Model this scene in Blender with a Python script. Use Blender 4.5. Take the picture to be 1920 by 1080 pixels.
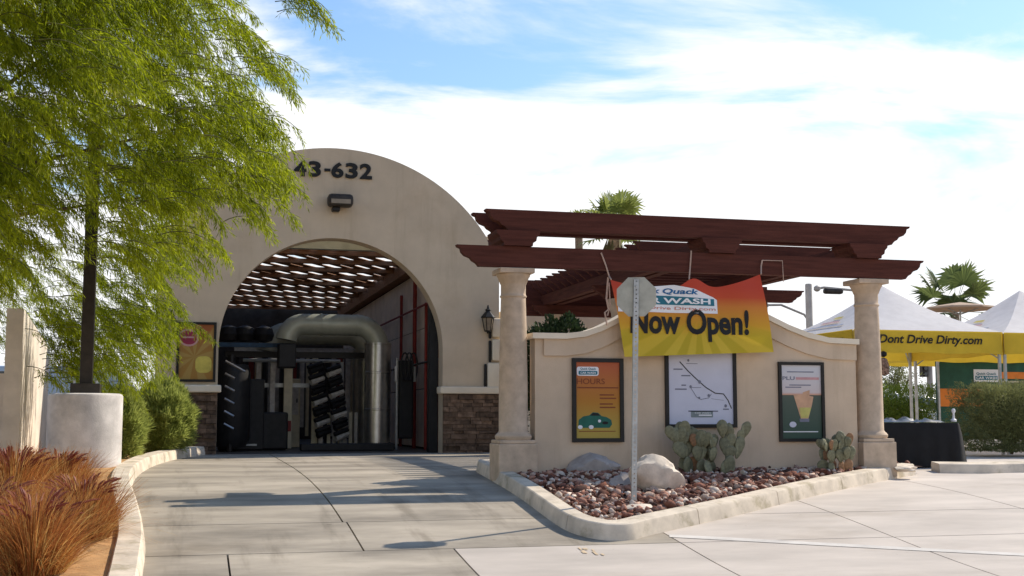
import bpy, bmesh, math, random
import numpy as np
from mathutils import Vector, Matrix, noise as mnoise
random.seed(7); rng = np.random.default_rng(7)
for o in list(bpy.data.objects): bpy.data.objects.remove(o)
scene = bpy.context.scene
C = scene.collection
PI = math.pi

# ---------------------------------------------------------------- camera, world, sun, exposure
F = 2360.0; HZ = 785.0; YAW = math.radians(14.5); PITCH = math.atan((HZ - 540) / F); CZ = 1.6
cam_d = bpy.data.cameras.new('camera'); cam = bpy.data.objects.new('camera', cam_d); C.objects.link(cam)
cam_d.sensor_width = 36; cam_d.lens = F / 1920 * 36; cam_d.clip_end = 5000; cam_d.clip_start = .1
cam.location = (0, 0, CZ); cam.rotation_euler = (PI / 2 + PITCH, 0, -YAW)
scene.camera = cam
SUN_AZ = math.radians(66.5); SUN_EL = math.radians(41)       # azimuth clockwise from +y
world = bpy.data.worlds.new('World'); scene.world = world; world.use_nodes = True
wt = world.node_tree; wn = wt.nodes; wl = wt.links
for n in list(wn): wn.remove(n)
def W(t, **k):
    n = wn.new(t)
    for a, b in k.items(): setattr(n, a, b)
    return n
sky = W('ShaderNodeTexSky'); sky.sky_type = 'NISHITA'; sky.sun_disc = False
sky.sun_elevation = SUN_EL; sky.sun_rotation = SUN_AZ; sky.dust_density = .6; sky.air_density = 1.3; sky.ozone_density = 2.0
tc = W('ShaderNodeTexCoord')
sep = W('ShaderNodeSeparateXYZ'); wl.new(tc.outputs['Generated'], sep.inputs[0])
def M_(op, a, b=None, c=None, clamp=False):
    n = W('ShaderNodeMath', operation=op); n.use_clamp = clamp
    for i, v in enumerate((a, b, c)):
        if v is None: continue
        if isinstance(v, (int, float)): n.inputs[i].default_value = v
        else: wl.new(v, n.inputs[i])
    return n.outputs[0]
zc = M_('MAXIMUM', sep.outputs[2], 0.0)
den = M_('ADD', zc, 0.12)
comb = W('ShaderNodeCombineXYZ')
wl.new(M_('DIVIDE', sep.outputs[0], den), comb.inputs[0]); wl.new(M_('DIVIDE', sep.outputs[1], den), comb.inputs[1])
mp = W('ShaderNodeMapping'); mp.inputs['Location'].default_value = (3.6, 1.3, 0); mp.inputs['Rotation'].default_value = (0, 0, .5); mp.inputs['Scale'].default_value = (1.0, 1.35, 1)
wl.new(comb.outputs[0], mp.inputs[0])
n1 = W('ShaderNodeTexNoise'); n1.inputs['Scale'].default_value = 1.25; n1.inputs['Detail'].default_value = 9; n1.inputs['Roughness'].default_value = .56; n1.inputs['Distortion'].default_value = .5
wl.new(mp.outputs[0], n1.inputs['Vector'])
cl = M_('ADD', n1.outputs['Fac'], M_('MULTIPLY', M_('SUBTRACT', .275, zc), 1.35))
mr = W('ShaderNodeMapRange'); mr.interpolation_type = 'SMOOTHSTEP'
wl.new(cl, mr.inputs[0]); mr.inputs[1].default_value = .41; mr.inputs[2].default_value = .60
mix = W('ShaderNodeMix', data_type='RGBA')
wl.new(mr.outputs[0], mix.inputs['Factor'])
skyg = W('ShaderNodeMix', data_type='RGBA', blend_type='MULTIPLY'); skyg.inputs['Factor'].default_value = 1
wl.new(sky.outputs[0], skyg.inputs[6]); skyg.inputs[7].default_value = (1.2, 1.38, 1.6, 1)
wl.new(skyg.outputs[2], mix.inputs[6]); mix.inputs[7].default_value = (10.4, 10.5, 10.7, 1)
bg = W('ShaderNodeBackground'); bg.inputs[1].default_value = .1
wl.new(mix.outputs[2], bg.inputs[0])
wo = W('ShaderNodeOutputWorld'); wl.new(bg.outputs[0], wo.inputs[0])
sd = bpy.data.lights.new('sun', 'SUN'); sd.energy = 5.0; sd.angle = math.radians(.5); sd.color = (1, .90, .76)
sun = bpy.data.objects.new('sun', sd); C.objects.link(sun)
sv = Vector((math.sin(SUN_AZ) * math.cos(SUN_EL), math.cos(SUN_AZ) * math.cos(SUN_EL), math.sin(SUN_EL)))
sun.rotation_euler = sv.to_track_quat('Z', 'Y').to_euler(); sun.location = (20, 10, 30)
scene.view_settings.view_transform = 'Standard'; scene.view_settings.look = 'None'
scene.view_settings.exposure = 0.12; scene.view_settings.gamma = 1.0
scene.render.engine = 'CYCLES'
scene.cycles.max_bounces = 6; scene.cycles.transparent_max_bounces = 8

# ---------------------------------------------------------------- helpers
_P = [(-50, 0), (8, 0.0), (10, .10), (11.2, .2), (12.5, .37), (14, .55), (15.5, .68), (17.5, .78), (20, .84), (25, .89), (4000, .89)]
_PX = np.array([p[0] for p in _P]); _PY = np.array([p[1] for p in _P])
def gz(y):
    return float(np.mean(np.interp(np.linspace(y - .7, y + .7, 9), _PX, _PY)))
cY, sY, cP, sP = math.cos(YAW), math.sin(YAW), math.cos(PITCH), math.sin(PITCH)
def ray(px, py):
    x = (px - 960) / F; u = (540 - py) / F
    Y = cP - u * sP; Z = sP + u * cP
    return (x * cY + Y * sY, -x * sY + Y * cY, Z)
def aty(px, py, y):
    r = ray(px, py); t = y / r[1]; return Vector((r[0] * t, y, CZ + r[2] * t))
def atx(px, py, x):
    r = ray(px, py); t = x / r[0]; return Vector((x, r[1] * t, CZ + r[2] * t))
def G(px, py, dz=0):
    r = ray(px, py); t = 3.0
    while t < 300 and CZ + r[2] * t > gz(r[1] * t) + dz: t += .03
    return Vector((r[0] * t, r[1] * t, CZ + r[2] * t))
def tag(o, label=None, cat=None, group=None, kind=None):
    if label: o['label'] = label
    if cat: o['category'] = cat
    if group: o['group'] = group
    if kind: o['kind'] = kind
    return o
def thing(name, label, cat, loc=(0, 0, 0), group=None):
    o = bpy.data.objects.new(name, None); C.objects.link(o); o.location = loc; o.empty_display_size = .2
    return tag(o, label, cat, group)
def wloc(o):
    v = Vector((0, 0, 0))
    while o is not None: v = v + o.location; o = o.parent
    return v
def link(name, me, m, parent=None, loc=(0, 0, 0)):
    o = bpy.data.objects.new(name, me); C.objects.link(o); o.location = loc
    if m is not None and len(me.materials) == 0: me.materials.append(m)
    if parent is not None: o.parent = parent
    return o
def np_mesh(name, V, Fc, smooth=False):
    me = bpy.data.meshes.new(name); V = np.asarray(V, dtype=np.float32); Fc = np.asarray(Fc, dtype=np.int32)
    k = Fc.shape[1]; n = len(Fc)
    me.vertices.add(len(V)); me.vertices.foreach_set('co', V.ravel())
    me.loops.add(n * k); me.loops.foreach_set('vertex_index', Fc.ravel())
    me.polygons.add(n); me.polygons.foreach_set('loop_start', np.arange(0, n * k, k, dtype=np.int32))
    try: me.polygons.foreach_set('loop_total', np.full(n, k, dtype=np.int32))
    except Exception: pass
    me.update(calc_edges=True)
    if smooth: me.polygons.foreach_set('use_smooth', np.ones(n, dtype=bool))
    return me
class MB:
    def __init__(s): s.v = []; s.f = []; s.sm = False
    def add(s, vs, fs):
        b = len(s.v); s.v += [tuple(v) for v in vs]; s.f += [tuple(i + b for i in f) for f in fs]; return s
    def box(s, x0, x1, y0, y1, z0, z1, bev=0):
        if bev:
            bm = bmesh.new(); bmesh.ops.create_cube(bm, size=1)
            for v in bm.verts: v.co = Vector(((x0 + x1) / 2 + v.co.x * (x1 - x0), (y0 + y1) / 2 + v.co.y * (y1 - y0), (z0 + z1) / 2 + v.co.z * (z1 - z0)))
            bmesh.ops.bevel(bm, geom=bm.edges[:], offset=bev, segments=2, affect='EDGES', profile=.5)
            bm.verts.index_update()
            s.add([v.co for v in bm.verts], [[v.index for v in f.verts] for f in bm.faces]); bm.free(); return s
        return s.add([(x0, y0, z0), (x1, y0, z0), (x1, y1, z0), (x0, y1, z0), (x0, y0, z1), (x1, y0, z1), (x1, y1, z1), (x0, y1, z1)],
                     [(0, 3, 2, 1), (4, 5, 6, 7), (0, 1, 5, 4), (1, 2, 6, 5), (2, 3, 7, 6), (3, 0, 4, 7)])
    def prism_xz(s, poly, y0, y1):        # polygon in x,z counter-clockwise seen from -y
        n = len(poly)
        vs = [(x, y0, z) for x, z in poly] + [(x, y1, z) for x, z in poly]
        fs = [tuple(range(n)), tuple(range(2 * n - 1, n - 1, -1))] + [(i, i + n, (i + 1) % n + n, (i + 1) % n) for i in range(n)]
        return s.add(vs, fs)
    def prism_yz(s, poly, x0, x1):
        n = len(poly)
        vs = [(x0, y, z) for y, z in poly] + [(x1, y, z) for y, z in poly]
        fs = [tuple(range(n))[::-1], tuple(range(n, 2 * n))] + [(i, (i + 1) % n, (i + 1) % n + n, i + n) for i in range(n)]
        return s.add(vs, fs)
    def tube(s, pts, r, n=8, cap=True):
        pts = [Vector(p) for p in pts]; rs = r if isinstance(r, (list, tuple)) else [r] * len(pts)
        vs = []; up = Vector((0, 0, 1)); prev = None
        for i, p in enumerate(pts):
            d = (pts[min(i + 1, len(pts) - 1)] - pts[max(i - 1, 0)]).normalized()
            if prev is None:
                a = d.cross(up if abs(d.z) < .9 else Vector((1, 0, 0))).normalized()
            else: a = (prev - d * prev.dot(d)).normalized()
            prev = a; b = d.cross(a)
            vs += [p + (a * math.cos(2 * PI * k / n) + b * math.sin(2 * PI * k / n)) * rs[i] for k in range(n)]
        fs = [(i * n + k, i * n + (k + 1) % n, (i + 1) * n + (k + 1) % n, (i + 1) * n + k) for i in range(len(pts) - 1) for k in range(n)]
        if cap: fs += [tuple(range(n))[::-1], tuple((len(pts) - 1) * n + k for k in range(n))]
        return s.add(vs, fs)
    def lathe(s, prof, c, n=24):          # profile (r,z) bottom to top
        m = len(prof)
        vs = [(c[0] + r * math.cos(2 * PI * k / n), c[1] + r * math.sin(2 * PI * k / n), c[2] + z) for r, z in prof for k in range(n)]
        fs = [(i * n + k, i * n + (k + 1) % n, (i + 1) * n + (k + 1) % n, (i + 1) * n + k) for i in range(m - 1) for k in range(n)]
        fs += [tuple(range(n))[::-1], tuple((m - 1) * n + k for k in range(n))]
        return s.add(vs, fs)
    def build(s, name, m, parent=None, smooth=False, angle=35):
        V = np.array(s.v, dtype=float)
        off = wloc(parent) if parent is not None else Vector(((V[:, 0].min() + V[:, 0].max()) / 2, (V[:, 1].min() + V[:, 1].max()) / 2, V[:, 2].min()))
        V = V - np.array(off)
        me = bpy.data.meshes.new(name); me.from_pydata(V.tolist(), [], s.f); me.update()
        if smooth:
            me.polygons.foreach_set('use_smooth', np.ones(len(me.polygons), dtype=bool))
            me.set_sharp_from_angle(angle=math.radians(angle))
        return link(name, me, m, parent, (0, 0, 0) if parent is not None else off)
def dup(o, parent=None):
    c = o.copy(); C.objects.link(c); c.parent = parent
    for ch in list(o.children): dup(ch, c)
    return c

# ---------------------------------------------------------------- materials
MATS = {}
def mat(name, col, rough=.8, var=.12, scale=6, bump=0.0, bscale=60, metal=0.0, spec=.3, island=0.0, stretch=None, col2=None, detail=6, lo=.35, hi=.65):
    if name in MATS: return MATS[name]
    m = bpy.data.materials.new(name); m.use_nodes = True; t = m.node_tree; ns = t.nodes; ls = t.links
    p = ns['Principled BSDF']; p.inputs['Roughness'].default_value = rough; p.inputs['Metallic'].default_value = metal
    p.inputs['Specular IOR Level'].default_value = spec
    tcn = ns.new('ShaderNodeTexCoord'); vec = tcn.outputs['Object']
    if stretch:
        mpn = ns.new('ShaderNodeMapping'); mpn.inputs['Scale'].default_value = stretch; ls.new(vec, mpn.inputs[0]); vec = mpn.outputs[0]
    nz = ns.new('ShaderNodeTexNoise'); nz.inputs['Scale'].default_value = scale; nz.inputs['Detail'].default_value = detail; nz.inputs['Roughness'].default_value = .6
    ls.new(vec, nz.inputs['Vector'])
    r = ns.new('ShaderNodeMapRange'); ls.new(nz.outputs['Fac'], r.inputs[0]); r.inputs[1].default_value = lo; r.inputs[2].default_value = hi
    mx = ns.new('ShaderNodeMix'); mx.data_type = 'RGBA'; ls.new(r.outputs[0], mx.inputs['Factor'])
    c2 = col2 or tuple(max(0, c * (1 - var * 1.6)) for c in col)
    c1 = col if col2 else tuple(min(1, c * (1 + var)) for c in col)
    mx.inputs[6].default_value = (*c2, 1); mx.inputs[7].default_value = (*c1, 1)
    out = mx.outputs[2]
    if island:
        g = ns.new('ShaderNodeNewGeometry'); hs = ns.new('ShaderNodeHueSaturation')
        oi = ns.new('ShaderNodeObjectInfo'); ad = ns.new('ShaderNodeMath'); ad.operation = 'ADD'
        ls.new(g.outputs['Random Per Island'], ad.inputs[0]); ls.new(oi.outputs['Random'], ad.inputs[1])
        fr = ns.new('ShaderNodeMath'); fr.operation = 'FRACT'; ls.new(ad.outputs[0], fr.inputs[0])
        rr = ns.new('ShaderNodeMapRange'); ls.new(fr.outputs[0], rr.inputs[0]); rr.inputs[3].default_value = 1 - island; rr.inputs[4].default_value = 1 + island
        ls.new(rr.outputs[0], hs.inputs['Value']); ls.new(out, hs.inputs['Color']); out = hs.outputs[0]
    ls.new(out, p.inputs['Base Color'])
    if bump:
        bz = ns.new('ShaderNodeTexNoise'); bz.inputs['Scale'].default_value = bscale; bz.inputs['Detail'].default_value = 4
        ls.new(tcn.outputs['Object'], bz.inputs['Vector'])
        bp = ns.new('ShaderNodeBump'); bp.inputs['Strength'].default_value = bump; bp.inputs['Distance'].default_value = .01
        ls.new(bz.outputs['Fac'], bp.inputs['Height']); ls.new(bp.outputs[0], p.inputs['Normal'])
    MATS[name] = m; return m
def leafmat(name, c1, c2, trans=.5, scale=3.0, c3=None, rnd=.5, nzw=.9):
    m = bpy.data.materials.new(name); m.use_nodes = True; t = m.node_tree; ns = t.nodes; ls = t.links
    p = ns['Principled BSDF']; p.inputs['Roughness'].default_value = .55; p.inputs['Specular IOR Level'].default_value = .25
    g = ns.new('ShaderNodeNewGeometry'); cr = ns.new('ShaderNodeValToRGB')
    cr.color_ramp.elements[0].color = (*c1, 1); cr.color_ramp.elements[1].color = (*c2, 1)
    if c3: e = cr.color_ramp.elements.new(.92); e.color = (*c2, 1); cr.color_ramp.elements[-1].color = (*c3, 1)
    tcn = ns.new('ShaderNodeTexCoord'); nz = ns.new('ShaderNodeTexNoise'); nz.inputs['Scale'].default_value = scale; ls.new(tcn.outputs['Object'], nz.inputs['Vector'])
    a = ns.new('ShaderNodeMath'); a.operation = 'MULTIPLY_ADD'; ls.new(nz.outputs['Fac'], a.inputs[0]); a.inputs[1].default_value = nzw; a.inputs[2].default_value = .25 - .5 * nzw
    b = ns.new('ShaderNodeMath'); b.operation = 'MULTIPLY_ADD'; ls.new(g.outputs['Random Per Island'], b.inputs[0]); b.inputs[1].default_value = rnd; ls.new(a.outputs[0], b.inputs[2])
    ls.new(b.outputs[0], cr.inputs[0]); ls.new(cr.outputs[0], p.inputs['Base Color'])
    tr = ns.new('ShaderNodeBsdfTranslucent'); ls.new(cr.outputs[0], tr.inputs['Color'])
    ms = ns.new('ShaderNodeMixShader'); ms.inputs[0].default_value = trans
    ls.new(p.outputs[0], ms.inputs[1]); ls.new(tr.outputs[0], ms.inputs[2]); ls.new(ms.outputs[0], ns['Material Output'].inputs[0])
    MATS[name] = m; return m
def ramp_mat(name, axis, stops, rough=.6, rays=None, trans=0.0):
    """flat print: colour ramp along object axis (0 to 1 in metres from object origin), optional sunburst"""
    m = bpy.data.materials.new(name); m.use_nodes = True; t = m.node_tree; ns = t.nodes; ls = t.links
    p = ns['Principled BSDF']; p.inputs['Roughness'].default_value = rough; p.inputs['Specular IOR Level'].default_value = .25
    tcn = ns.new('ShaderNodeTexCoord'); sp = ns.new('ShaderNodeSeparateXYZ'); ls.new(tcn.outputs['Object'], sp.inputs[0])
    cr = ns.new('ShaderNodeValToRGB'); ls.new(sp.outputs[axis], cr.inputs[0])
    el = cr.color_ramp.elements
    while len(el) > 1: el.remove(el[0])
    el[0].position = stops[0][0]; el[0].color = (*stops[0][1], 1)
    for ps, c in stops[1:]: e = el.new(ps); e.color = (*c, 1)
    out = cr.outputs[0]
    if rays:
        (cx, cz), n, colr, zmax = rays
        ax = ns.new('ShaderNodeMath'); ax.operation = 'SUBTRACT'; ls.new(sp.outputs[0], ax.inputs[0]); ax.inputs[1].default_value = cx
        az = ns.new('ShaderNodeMath'); az.operation = 'SUBTRACT'; ls.new(sp.outputs[2], az.inputs[0]); az.inputs[1].default_value = cz
        at = ns.new('ShaderNodeMath'); at.operation = 'ARCTAN2'; ls.new(az.outputs[0], at.inputs[0]); ls.new(ax.outputs[0], at.inputs[1])
        mu = ns.new('ShaderNodeMath'); mu.operation = 'MULTIPLY'; ls.new(at.outputs[0], mu.inputs[0]); mu.inputs[1].default_value = n
        si = ns.new('ShaderNodeMath'); si.operation = 'SINE'; ls.new(mu.outputs[0], si.inputs[0])
        st = ns.new('ShaderNodeMapRange'); ls.new(si.outputs[0], st.inputs[0]); st.inputs[1].default_value = -.25; st.inputs[2].default_value = .25; st.inputs[4].default_value = .75
        fz = ns.new('ShaderNodeMapRange'); ls.new(sp.outputs[2], fz.inputs[0]); fz.inputs[1].default_value = zmax; fz.inputs[2].default_value = zmax * .5; 
        mm = ns.new('ShaderNodeMath'); mm.operation = 'MULTIPLY'; ls.new(st.outputs[0], mm.inputs[0]); ls.new(fz.outputs[0], mm.inputs[1])
        mx = ns.new('ShaderNodeMix'); mx.data_type = 'RGBA'; ls.new(mm.outputs[0], mx.inputs['Factor']); ls.new(out, mx.inputs[6]); mx.inputs[7].default_value = (*colr, 1)
        out = mx.outputs[2]
    ls.new(out, p.inputs['Base Color'])
    if trans:
        tr = ns.new('ShaderNodeBsdfTranslucent'); ls.new(out, tr.inputs['Color']); ms = ns.new('ShaderNodeMixShader'); ms.inputs[0].default_value = trans
        ls.new(p.outputs[0], ms.inputs[1]); ls.new(tr.outputs[0], ms.inputs[2]); ls.new(ms.outputs[0], ns['Material Output'].inputs[0])
    MATS[name] = m; return m
def clothmat(name, col, trans=.35):
    m = mat(name, col, .75, .04, 4); t = m.node_tree; ns = t.nodes; ls = t.links
    p = ns['Principled BSDF']; src = p.inputs['Base Color'].links[0].from_socket
    tr = ns.new('ShaderNodeBsdfTranslucent'); ls.new(src, tr.inputs['Color']); ms = ns.new('ShaderNodeMixShader'); ms.inputs[0].default_value = trans
    ls.new(p.outputs[0], ms.inputs[1]); ls.new(tr.outputs[0], ms.inputs[2]); ls.new(ms.outputs[0], ns['Material Output'].inputs[0])
    return m
def stains(m, layers):
    t = m.node_tree; ns = t.nodes; ls = t.links; p = ns['Principled BSDF']; src = p.inputs['Base Color'].links[0].from_socket
    tcn = ns.new('ShaderNodeTexCoord')
    for stretch, scale, lo, hi, dark in layers:
        mp_ = ns.new('ShaderNodeMapping'); mp_.inputs['Scale'].default_value = stretch; mp_.inputs['Location'].default_value = (scale, 3.1, 1.7); ls.new(tcn.outputs['Object'], mp_.inputs[0])
        nz = ns.new('ShaderNodeTexNoise'); nz.inputs['Scale'].default_value = scale; nz.inputs['Detail'].default_value = 5; nz.inputs['Roughness'].default_value = .65; ls.new(mp_.outputs[0], nz.inputs['Vector'])
        r = ns.new('ShaderNodeMapRange'); r.interpolation_type = 'SMOOTHSTEP'; ls.new(nz.outputs['Fac'], r.inputs[0]); r.inputs[1].default_value = lo; r.inputs[2].default_value = hi
        mx = ns.new('ShaderNodeMix'); mx.data_type = 'RGBA'; mx.blend_type = 'MULTIPLY'; ls.new(r.outputs[0], mx.inputs['Factor']); ls.new(src, mx.inputs[6]); mx.inputs[7].default_value = (*dark, 1); src = mx.outputs[2]
    ls.new(src, p.inputs['Base Color']); return m
def island_ramp(name, stops, rough=.9, bump=.6, bscale=60):
    m = mat(name, (.5, .5, .5), rough, .2, 12, bump, bscale, spec=.05); t = m.node_tree; ns = t.nodes; ls = t.links; p = ns['Principled BSDF']; src = p.inputs['Base Color'].links[0].from_socket
    g = ns.new('ShaderNodeNewGeometry'); oi = ns.new('ShaderNodeObjectInfo'); ad = ns.new('ShaderNodeMath'); ad.operation = 'ADD'; ls.new(g.outputs['Random Per Island'], ad.inputs[0]); ls.new(oi.outputs['Random'], ad.inputs[1])
    fr = ns.new('ShaderNodeMath'); fr.operation = 'FRACT'; ls.new(ad.outputs[0], fr.inputs[0]); cr = ns.new('ShaderNodeValToRGB'); ls.new(fr.outputs[0], cr.inputs[0]); el = cr.color_ramp.elements
    el[0].position = stops[0][0]; el[0].color = (*stops[0][1], 1); el[1].position = stops[-1][0]; el[1].color = (*stops[-1][1], 1)
    for ps, c in stops[1:-1]: e = el.new(ps); e.color = (*c, 1)
    mx = ns.new('ShaderNodeMix'); mx.data_type = 'RGBA'; mx.blend_type = 'MULTIPLY'; mx.inputs['Factor'].default_value = 1; ls.new(src, mx.inputs[6]); ls.new(cr.outputs[0], mx.inputs[7]); 
    m2 = ns.new('ShaderNodeMix'); m2.data_type = 'RGBA'; m2.blend_type = 'MULTIPLY'; m2.inputs['Factor'].default_value = 1; ls.new(mx.outputs[2], m2.inputs[6]); m2.inputs[7].default_value = (2, 2, 2, 1)
    ls.new(m2.outputs[2], p.inputs['Base Color']); return m
stucco = mat('stucco', (.60, .485, .345), .9, .06, 1.2, .25, 90)
stucco_warm = mat('stucco_warm', (.60, .47, .335), .9, .06, 1.5, .25, 90)
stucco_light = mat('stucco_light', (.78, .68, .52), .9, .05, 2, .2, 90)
wallwhite = mat('whitewash', (.74, .66, .56), .9, .1, 2, .25, 70)
caststone = mat('cast_stone', (.53, .41, .295), .85, .12, 5, .2, 120)
wood = mat('stained_timber', (.092, .031, .022), .75, .16, 3, .15, 40, spec=.12, stretch=(.6, 6, 8))
wood_y = mat('stained_timber_lengthwise', (.092, .031, .022), .75, .16, 3, .15, 40, spec=.12, stretch=(6, .6, 8))
roofwood = mat('roof_timber', (.36, .18, .09), .7, .25, 4, .15, 40, stretch=(.6, 5, 5))
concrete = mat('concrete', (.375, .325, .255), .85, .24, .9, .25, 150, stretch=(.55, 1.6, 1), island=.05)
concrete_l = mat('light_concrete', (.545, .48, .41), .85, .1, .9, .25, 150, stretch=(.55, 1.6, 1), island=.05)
kerbm = mat('kerb_concrete', (.64, .55, .43), .9, .13, 3, .3, 120, island=.06)
joint = mat('joint_dark', (.06, .05, .04), .95, .2, 8)
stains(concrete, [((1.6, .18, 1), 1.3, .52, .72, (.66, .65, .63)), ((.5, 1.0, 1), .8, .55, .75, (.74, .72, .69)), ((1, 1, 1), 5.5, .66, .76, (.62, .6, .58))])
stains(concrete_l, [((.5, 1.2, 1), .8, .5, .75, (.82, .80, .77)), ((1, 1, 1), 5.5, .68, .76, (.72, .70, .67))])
stains(kerbm, [((1, 1, 1), 3.2, .5, .68, (.66, .65, .58))])
for m_ in (stucco, stucco_warm): stains(m_, [((3.5, 3.5, .35), 1.2, .5, .75, (.88, .87, .85)), ((1, 1, 1), .7, .5, .7, (.93, .91, .88))])
desert = mat('desert_soil', (.40, .27, .16), .95, .15, .4, .4, 40)
soil = mat('tan_soil', (.52, .30, .13), .95, .16, 3, .6, 60)
rockmat = island_ramp('lava_rock', [(0, (.09, .055, .045)), (.3, (.22, .095, .065)), (.55, (.44, .24, .175)), (.78, (.56, .42, .33)), (1, (.74, .64, .53))])
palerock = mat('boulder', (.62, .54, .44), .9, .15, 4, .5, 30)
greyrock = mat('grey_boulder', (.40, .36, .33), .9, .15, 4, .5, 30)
ledge = mat('ledger_stone', (.16, .105, .07), .9, .3, 9, .6, 50, island=.4)
mortar = mat('stone_backing', (.07, .05, .04), .95, .2, 9)
black = mat('black_metal', (.012, .011, .010), .45, .2, 8)
bronze = mat('dark_bronze', (.035, .028, .022), .5, .2, 8)
galv = mat('galvanised_steel', (.42, .43, .42), .5, .12, 9, metal=.6)
signback = mat('weathered_aluminium', (.42, .42, .36), .6, .1, 7, metal=.35)
ductm = mat('painted_duct', (.40, .42, .35), .4, .1, 3, metal=.25)
steel = mat('brushed_steel', (.48, .48, .46), .28, .1, 5, metal=.9)
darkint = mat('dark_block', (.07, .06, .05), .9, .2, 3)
panelw = mat('wash_panel', (.80, .67, .54), .6, .08, 2)
creamp = mat('cream_painted_steel', (.62, .55, .38), .5, .1, 4)
redpipe = mat('red_pipe', (.26, .025, .02), .5, .15, 5)
darkplastic = mat('black_plastic', (.015, .015, .016), .5, .2, 6)
blueplastic = mat('blue_plastic', (.02, .07, .14), .5, .2, 6)
foamw = mat('pale_foam', (.55, .52, .47), .8, .15, 8)
white = mat('white_print', (.80, .80, .80), .6, .02, 4)
inkblack = mat('black_ink', (.012, .012, .012), .6, .1, 4)
inkgrey = mat('grey_ink', (.18, .19, .24), .6, .1, 4)
teal = mat('teal_ink', (.02, .16, .22), .6, .1, 4)
green = mat('deep_green_print', (.02, .085, .05), .6, .15, 3)
orange = mat('orange_print', (.75, .22, .03), .6, .08, 4)
brownink = mat('brown_ink', (.22, .06, .02), .6, .1, 4)
yellow = clothmat('yellow_canvas', (.72, .50, .045), .3)
tentwhite = clothmat('white_canvas', (.80, .79, .80), .4)
rope = mat('rope', (.50, .36, .28), .9, .1, 30)
orangepaint = mat('orange_marking', (.60, .46, .30), .9, .15, 14)
bark = mat('bark', (.10, .075, .05), .95, .3, 14, .6, 30)
barkp = mat('palm_bark', (.24, .17, .11), .95, .25, 14, .6, 30)
cactusm = mat('cactus_pad', (.20, .195, .115), .65, .2, 6, .3, 60, island=.18)
cactusr = mat('cactus_pad_reddish', (.30, .16, .075), .65, .2, 6, .3, 60, island=.15)
glass = mat('dark_glass', (.02, .025, .03), .08, .1, 2, spec=.6)
carwhite = mat('white_car_paint', (.72, .72, .72), .2, .03, 2, spec=.6)
carblue = mat('pale_blue_car_paint', (.50, .60, .68), .25, .03, 2, spec=.6)
rubber = mat('rubber', (.02, .02, .02), .8, .1, 8)
amber = mat('frosted_lantern_glass', (.26, .21, .15), .25, .1, 8)

# ---------------------------------------------------------------- setting: ground, driveway slabs, soil beds
def sheet(name, xs, ys, m, dz, parent=None, kind='structure'):
    V = [(x, y, gz(y) + dz) for y in ys for x in xs]; n = len(xs)
    Fc = [(j * n + i, j * n + i + 1, (j + 1) * n + i + 1, (j + 1) * n + i) for j in range(len(ys) - 1) for i in range(n - 1)]
    me = np_mesh(name, V, Fc, True); o = link(name, me, m, parent)
    if parent is None: tag(o, kind=kind)
    return o
ysf = list(np.arange(4, 30, .35))
sheet('ground', [-2500, -400, -60, -20, 0, 20, 60, 400, 2500], [-1500, -100, -10] + ysf + [60, 200, 800, 3500], desert, -.06)
drive = sheet('driveway', [-8, 0, 8, 40], ysf[:-1] + [60], joint, -.035)
tag(drive, 'grey concrete driveway in jointed slabs', None)
def slab(x0, x1, y0, y1):
    g = .009; xs = np.linspace(x0 + g, x1 - g, max(2, int((x1 - x0) / 1.0) + 1)); ys = np.linspace(y0 + g, y1 - g, max(3, int((y1 - y0) / .3) + 2))
    n = len(xs); V = [(x, y, gz(y)) for y in ys for x in xs]
    Fc = [(j * n + i, j * n + i + 1, (j + 1) * n + i + 1, (j + 1) * n + i) for j in range(len(ys) - 1) for i in range(n - 1)]
    b = len(V); ring = [i for i in range(n)] + [j * n + n - 1 for j in range(1, len(ys))] + [(len(ys) - 1) * n + i for i in range(n - 2, -1, -1)] + [j * n for j in range(len(ys) - 2, 0, -1)]
    V += [(V[i][0], V[i][1], V[i][2] - .04) for i in ring]; k = len(ring)
    Fc += [(ring[i], b + i, b + (i + 1) % k, ring[(i + 1) % k]) for i in range(k)]
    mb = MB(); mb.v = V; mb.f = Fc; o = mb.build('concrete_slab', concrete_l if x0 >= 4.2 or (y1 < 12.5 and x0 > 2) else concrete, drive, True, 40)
    return o
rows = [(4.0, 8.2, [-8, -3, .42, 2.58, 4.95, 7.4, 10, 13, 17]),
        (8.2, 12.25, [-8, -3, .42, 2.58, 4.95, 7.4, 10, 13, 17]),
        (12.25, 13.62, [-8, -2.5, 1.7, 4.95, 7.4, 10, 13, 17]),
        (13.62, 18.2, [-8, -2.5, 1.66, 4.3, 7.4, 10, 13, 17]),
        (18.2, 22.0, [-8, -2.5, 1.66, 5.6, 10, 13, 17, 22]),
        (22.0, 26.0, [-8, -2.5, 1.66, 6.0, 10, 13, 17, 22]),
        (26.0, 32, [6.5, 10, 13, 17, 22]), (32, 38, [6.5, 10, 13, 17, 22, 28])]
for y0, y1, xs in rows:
    for a, b in zip(xs, xs[1:]): slab(a, b, y0, y1)
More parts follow.
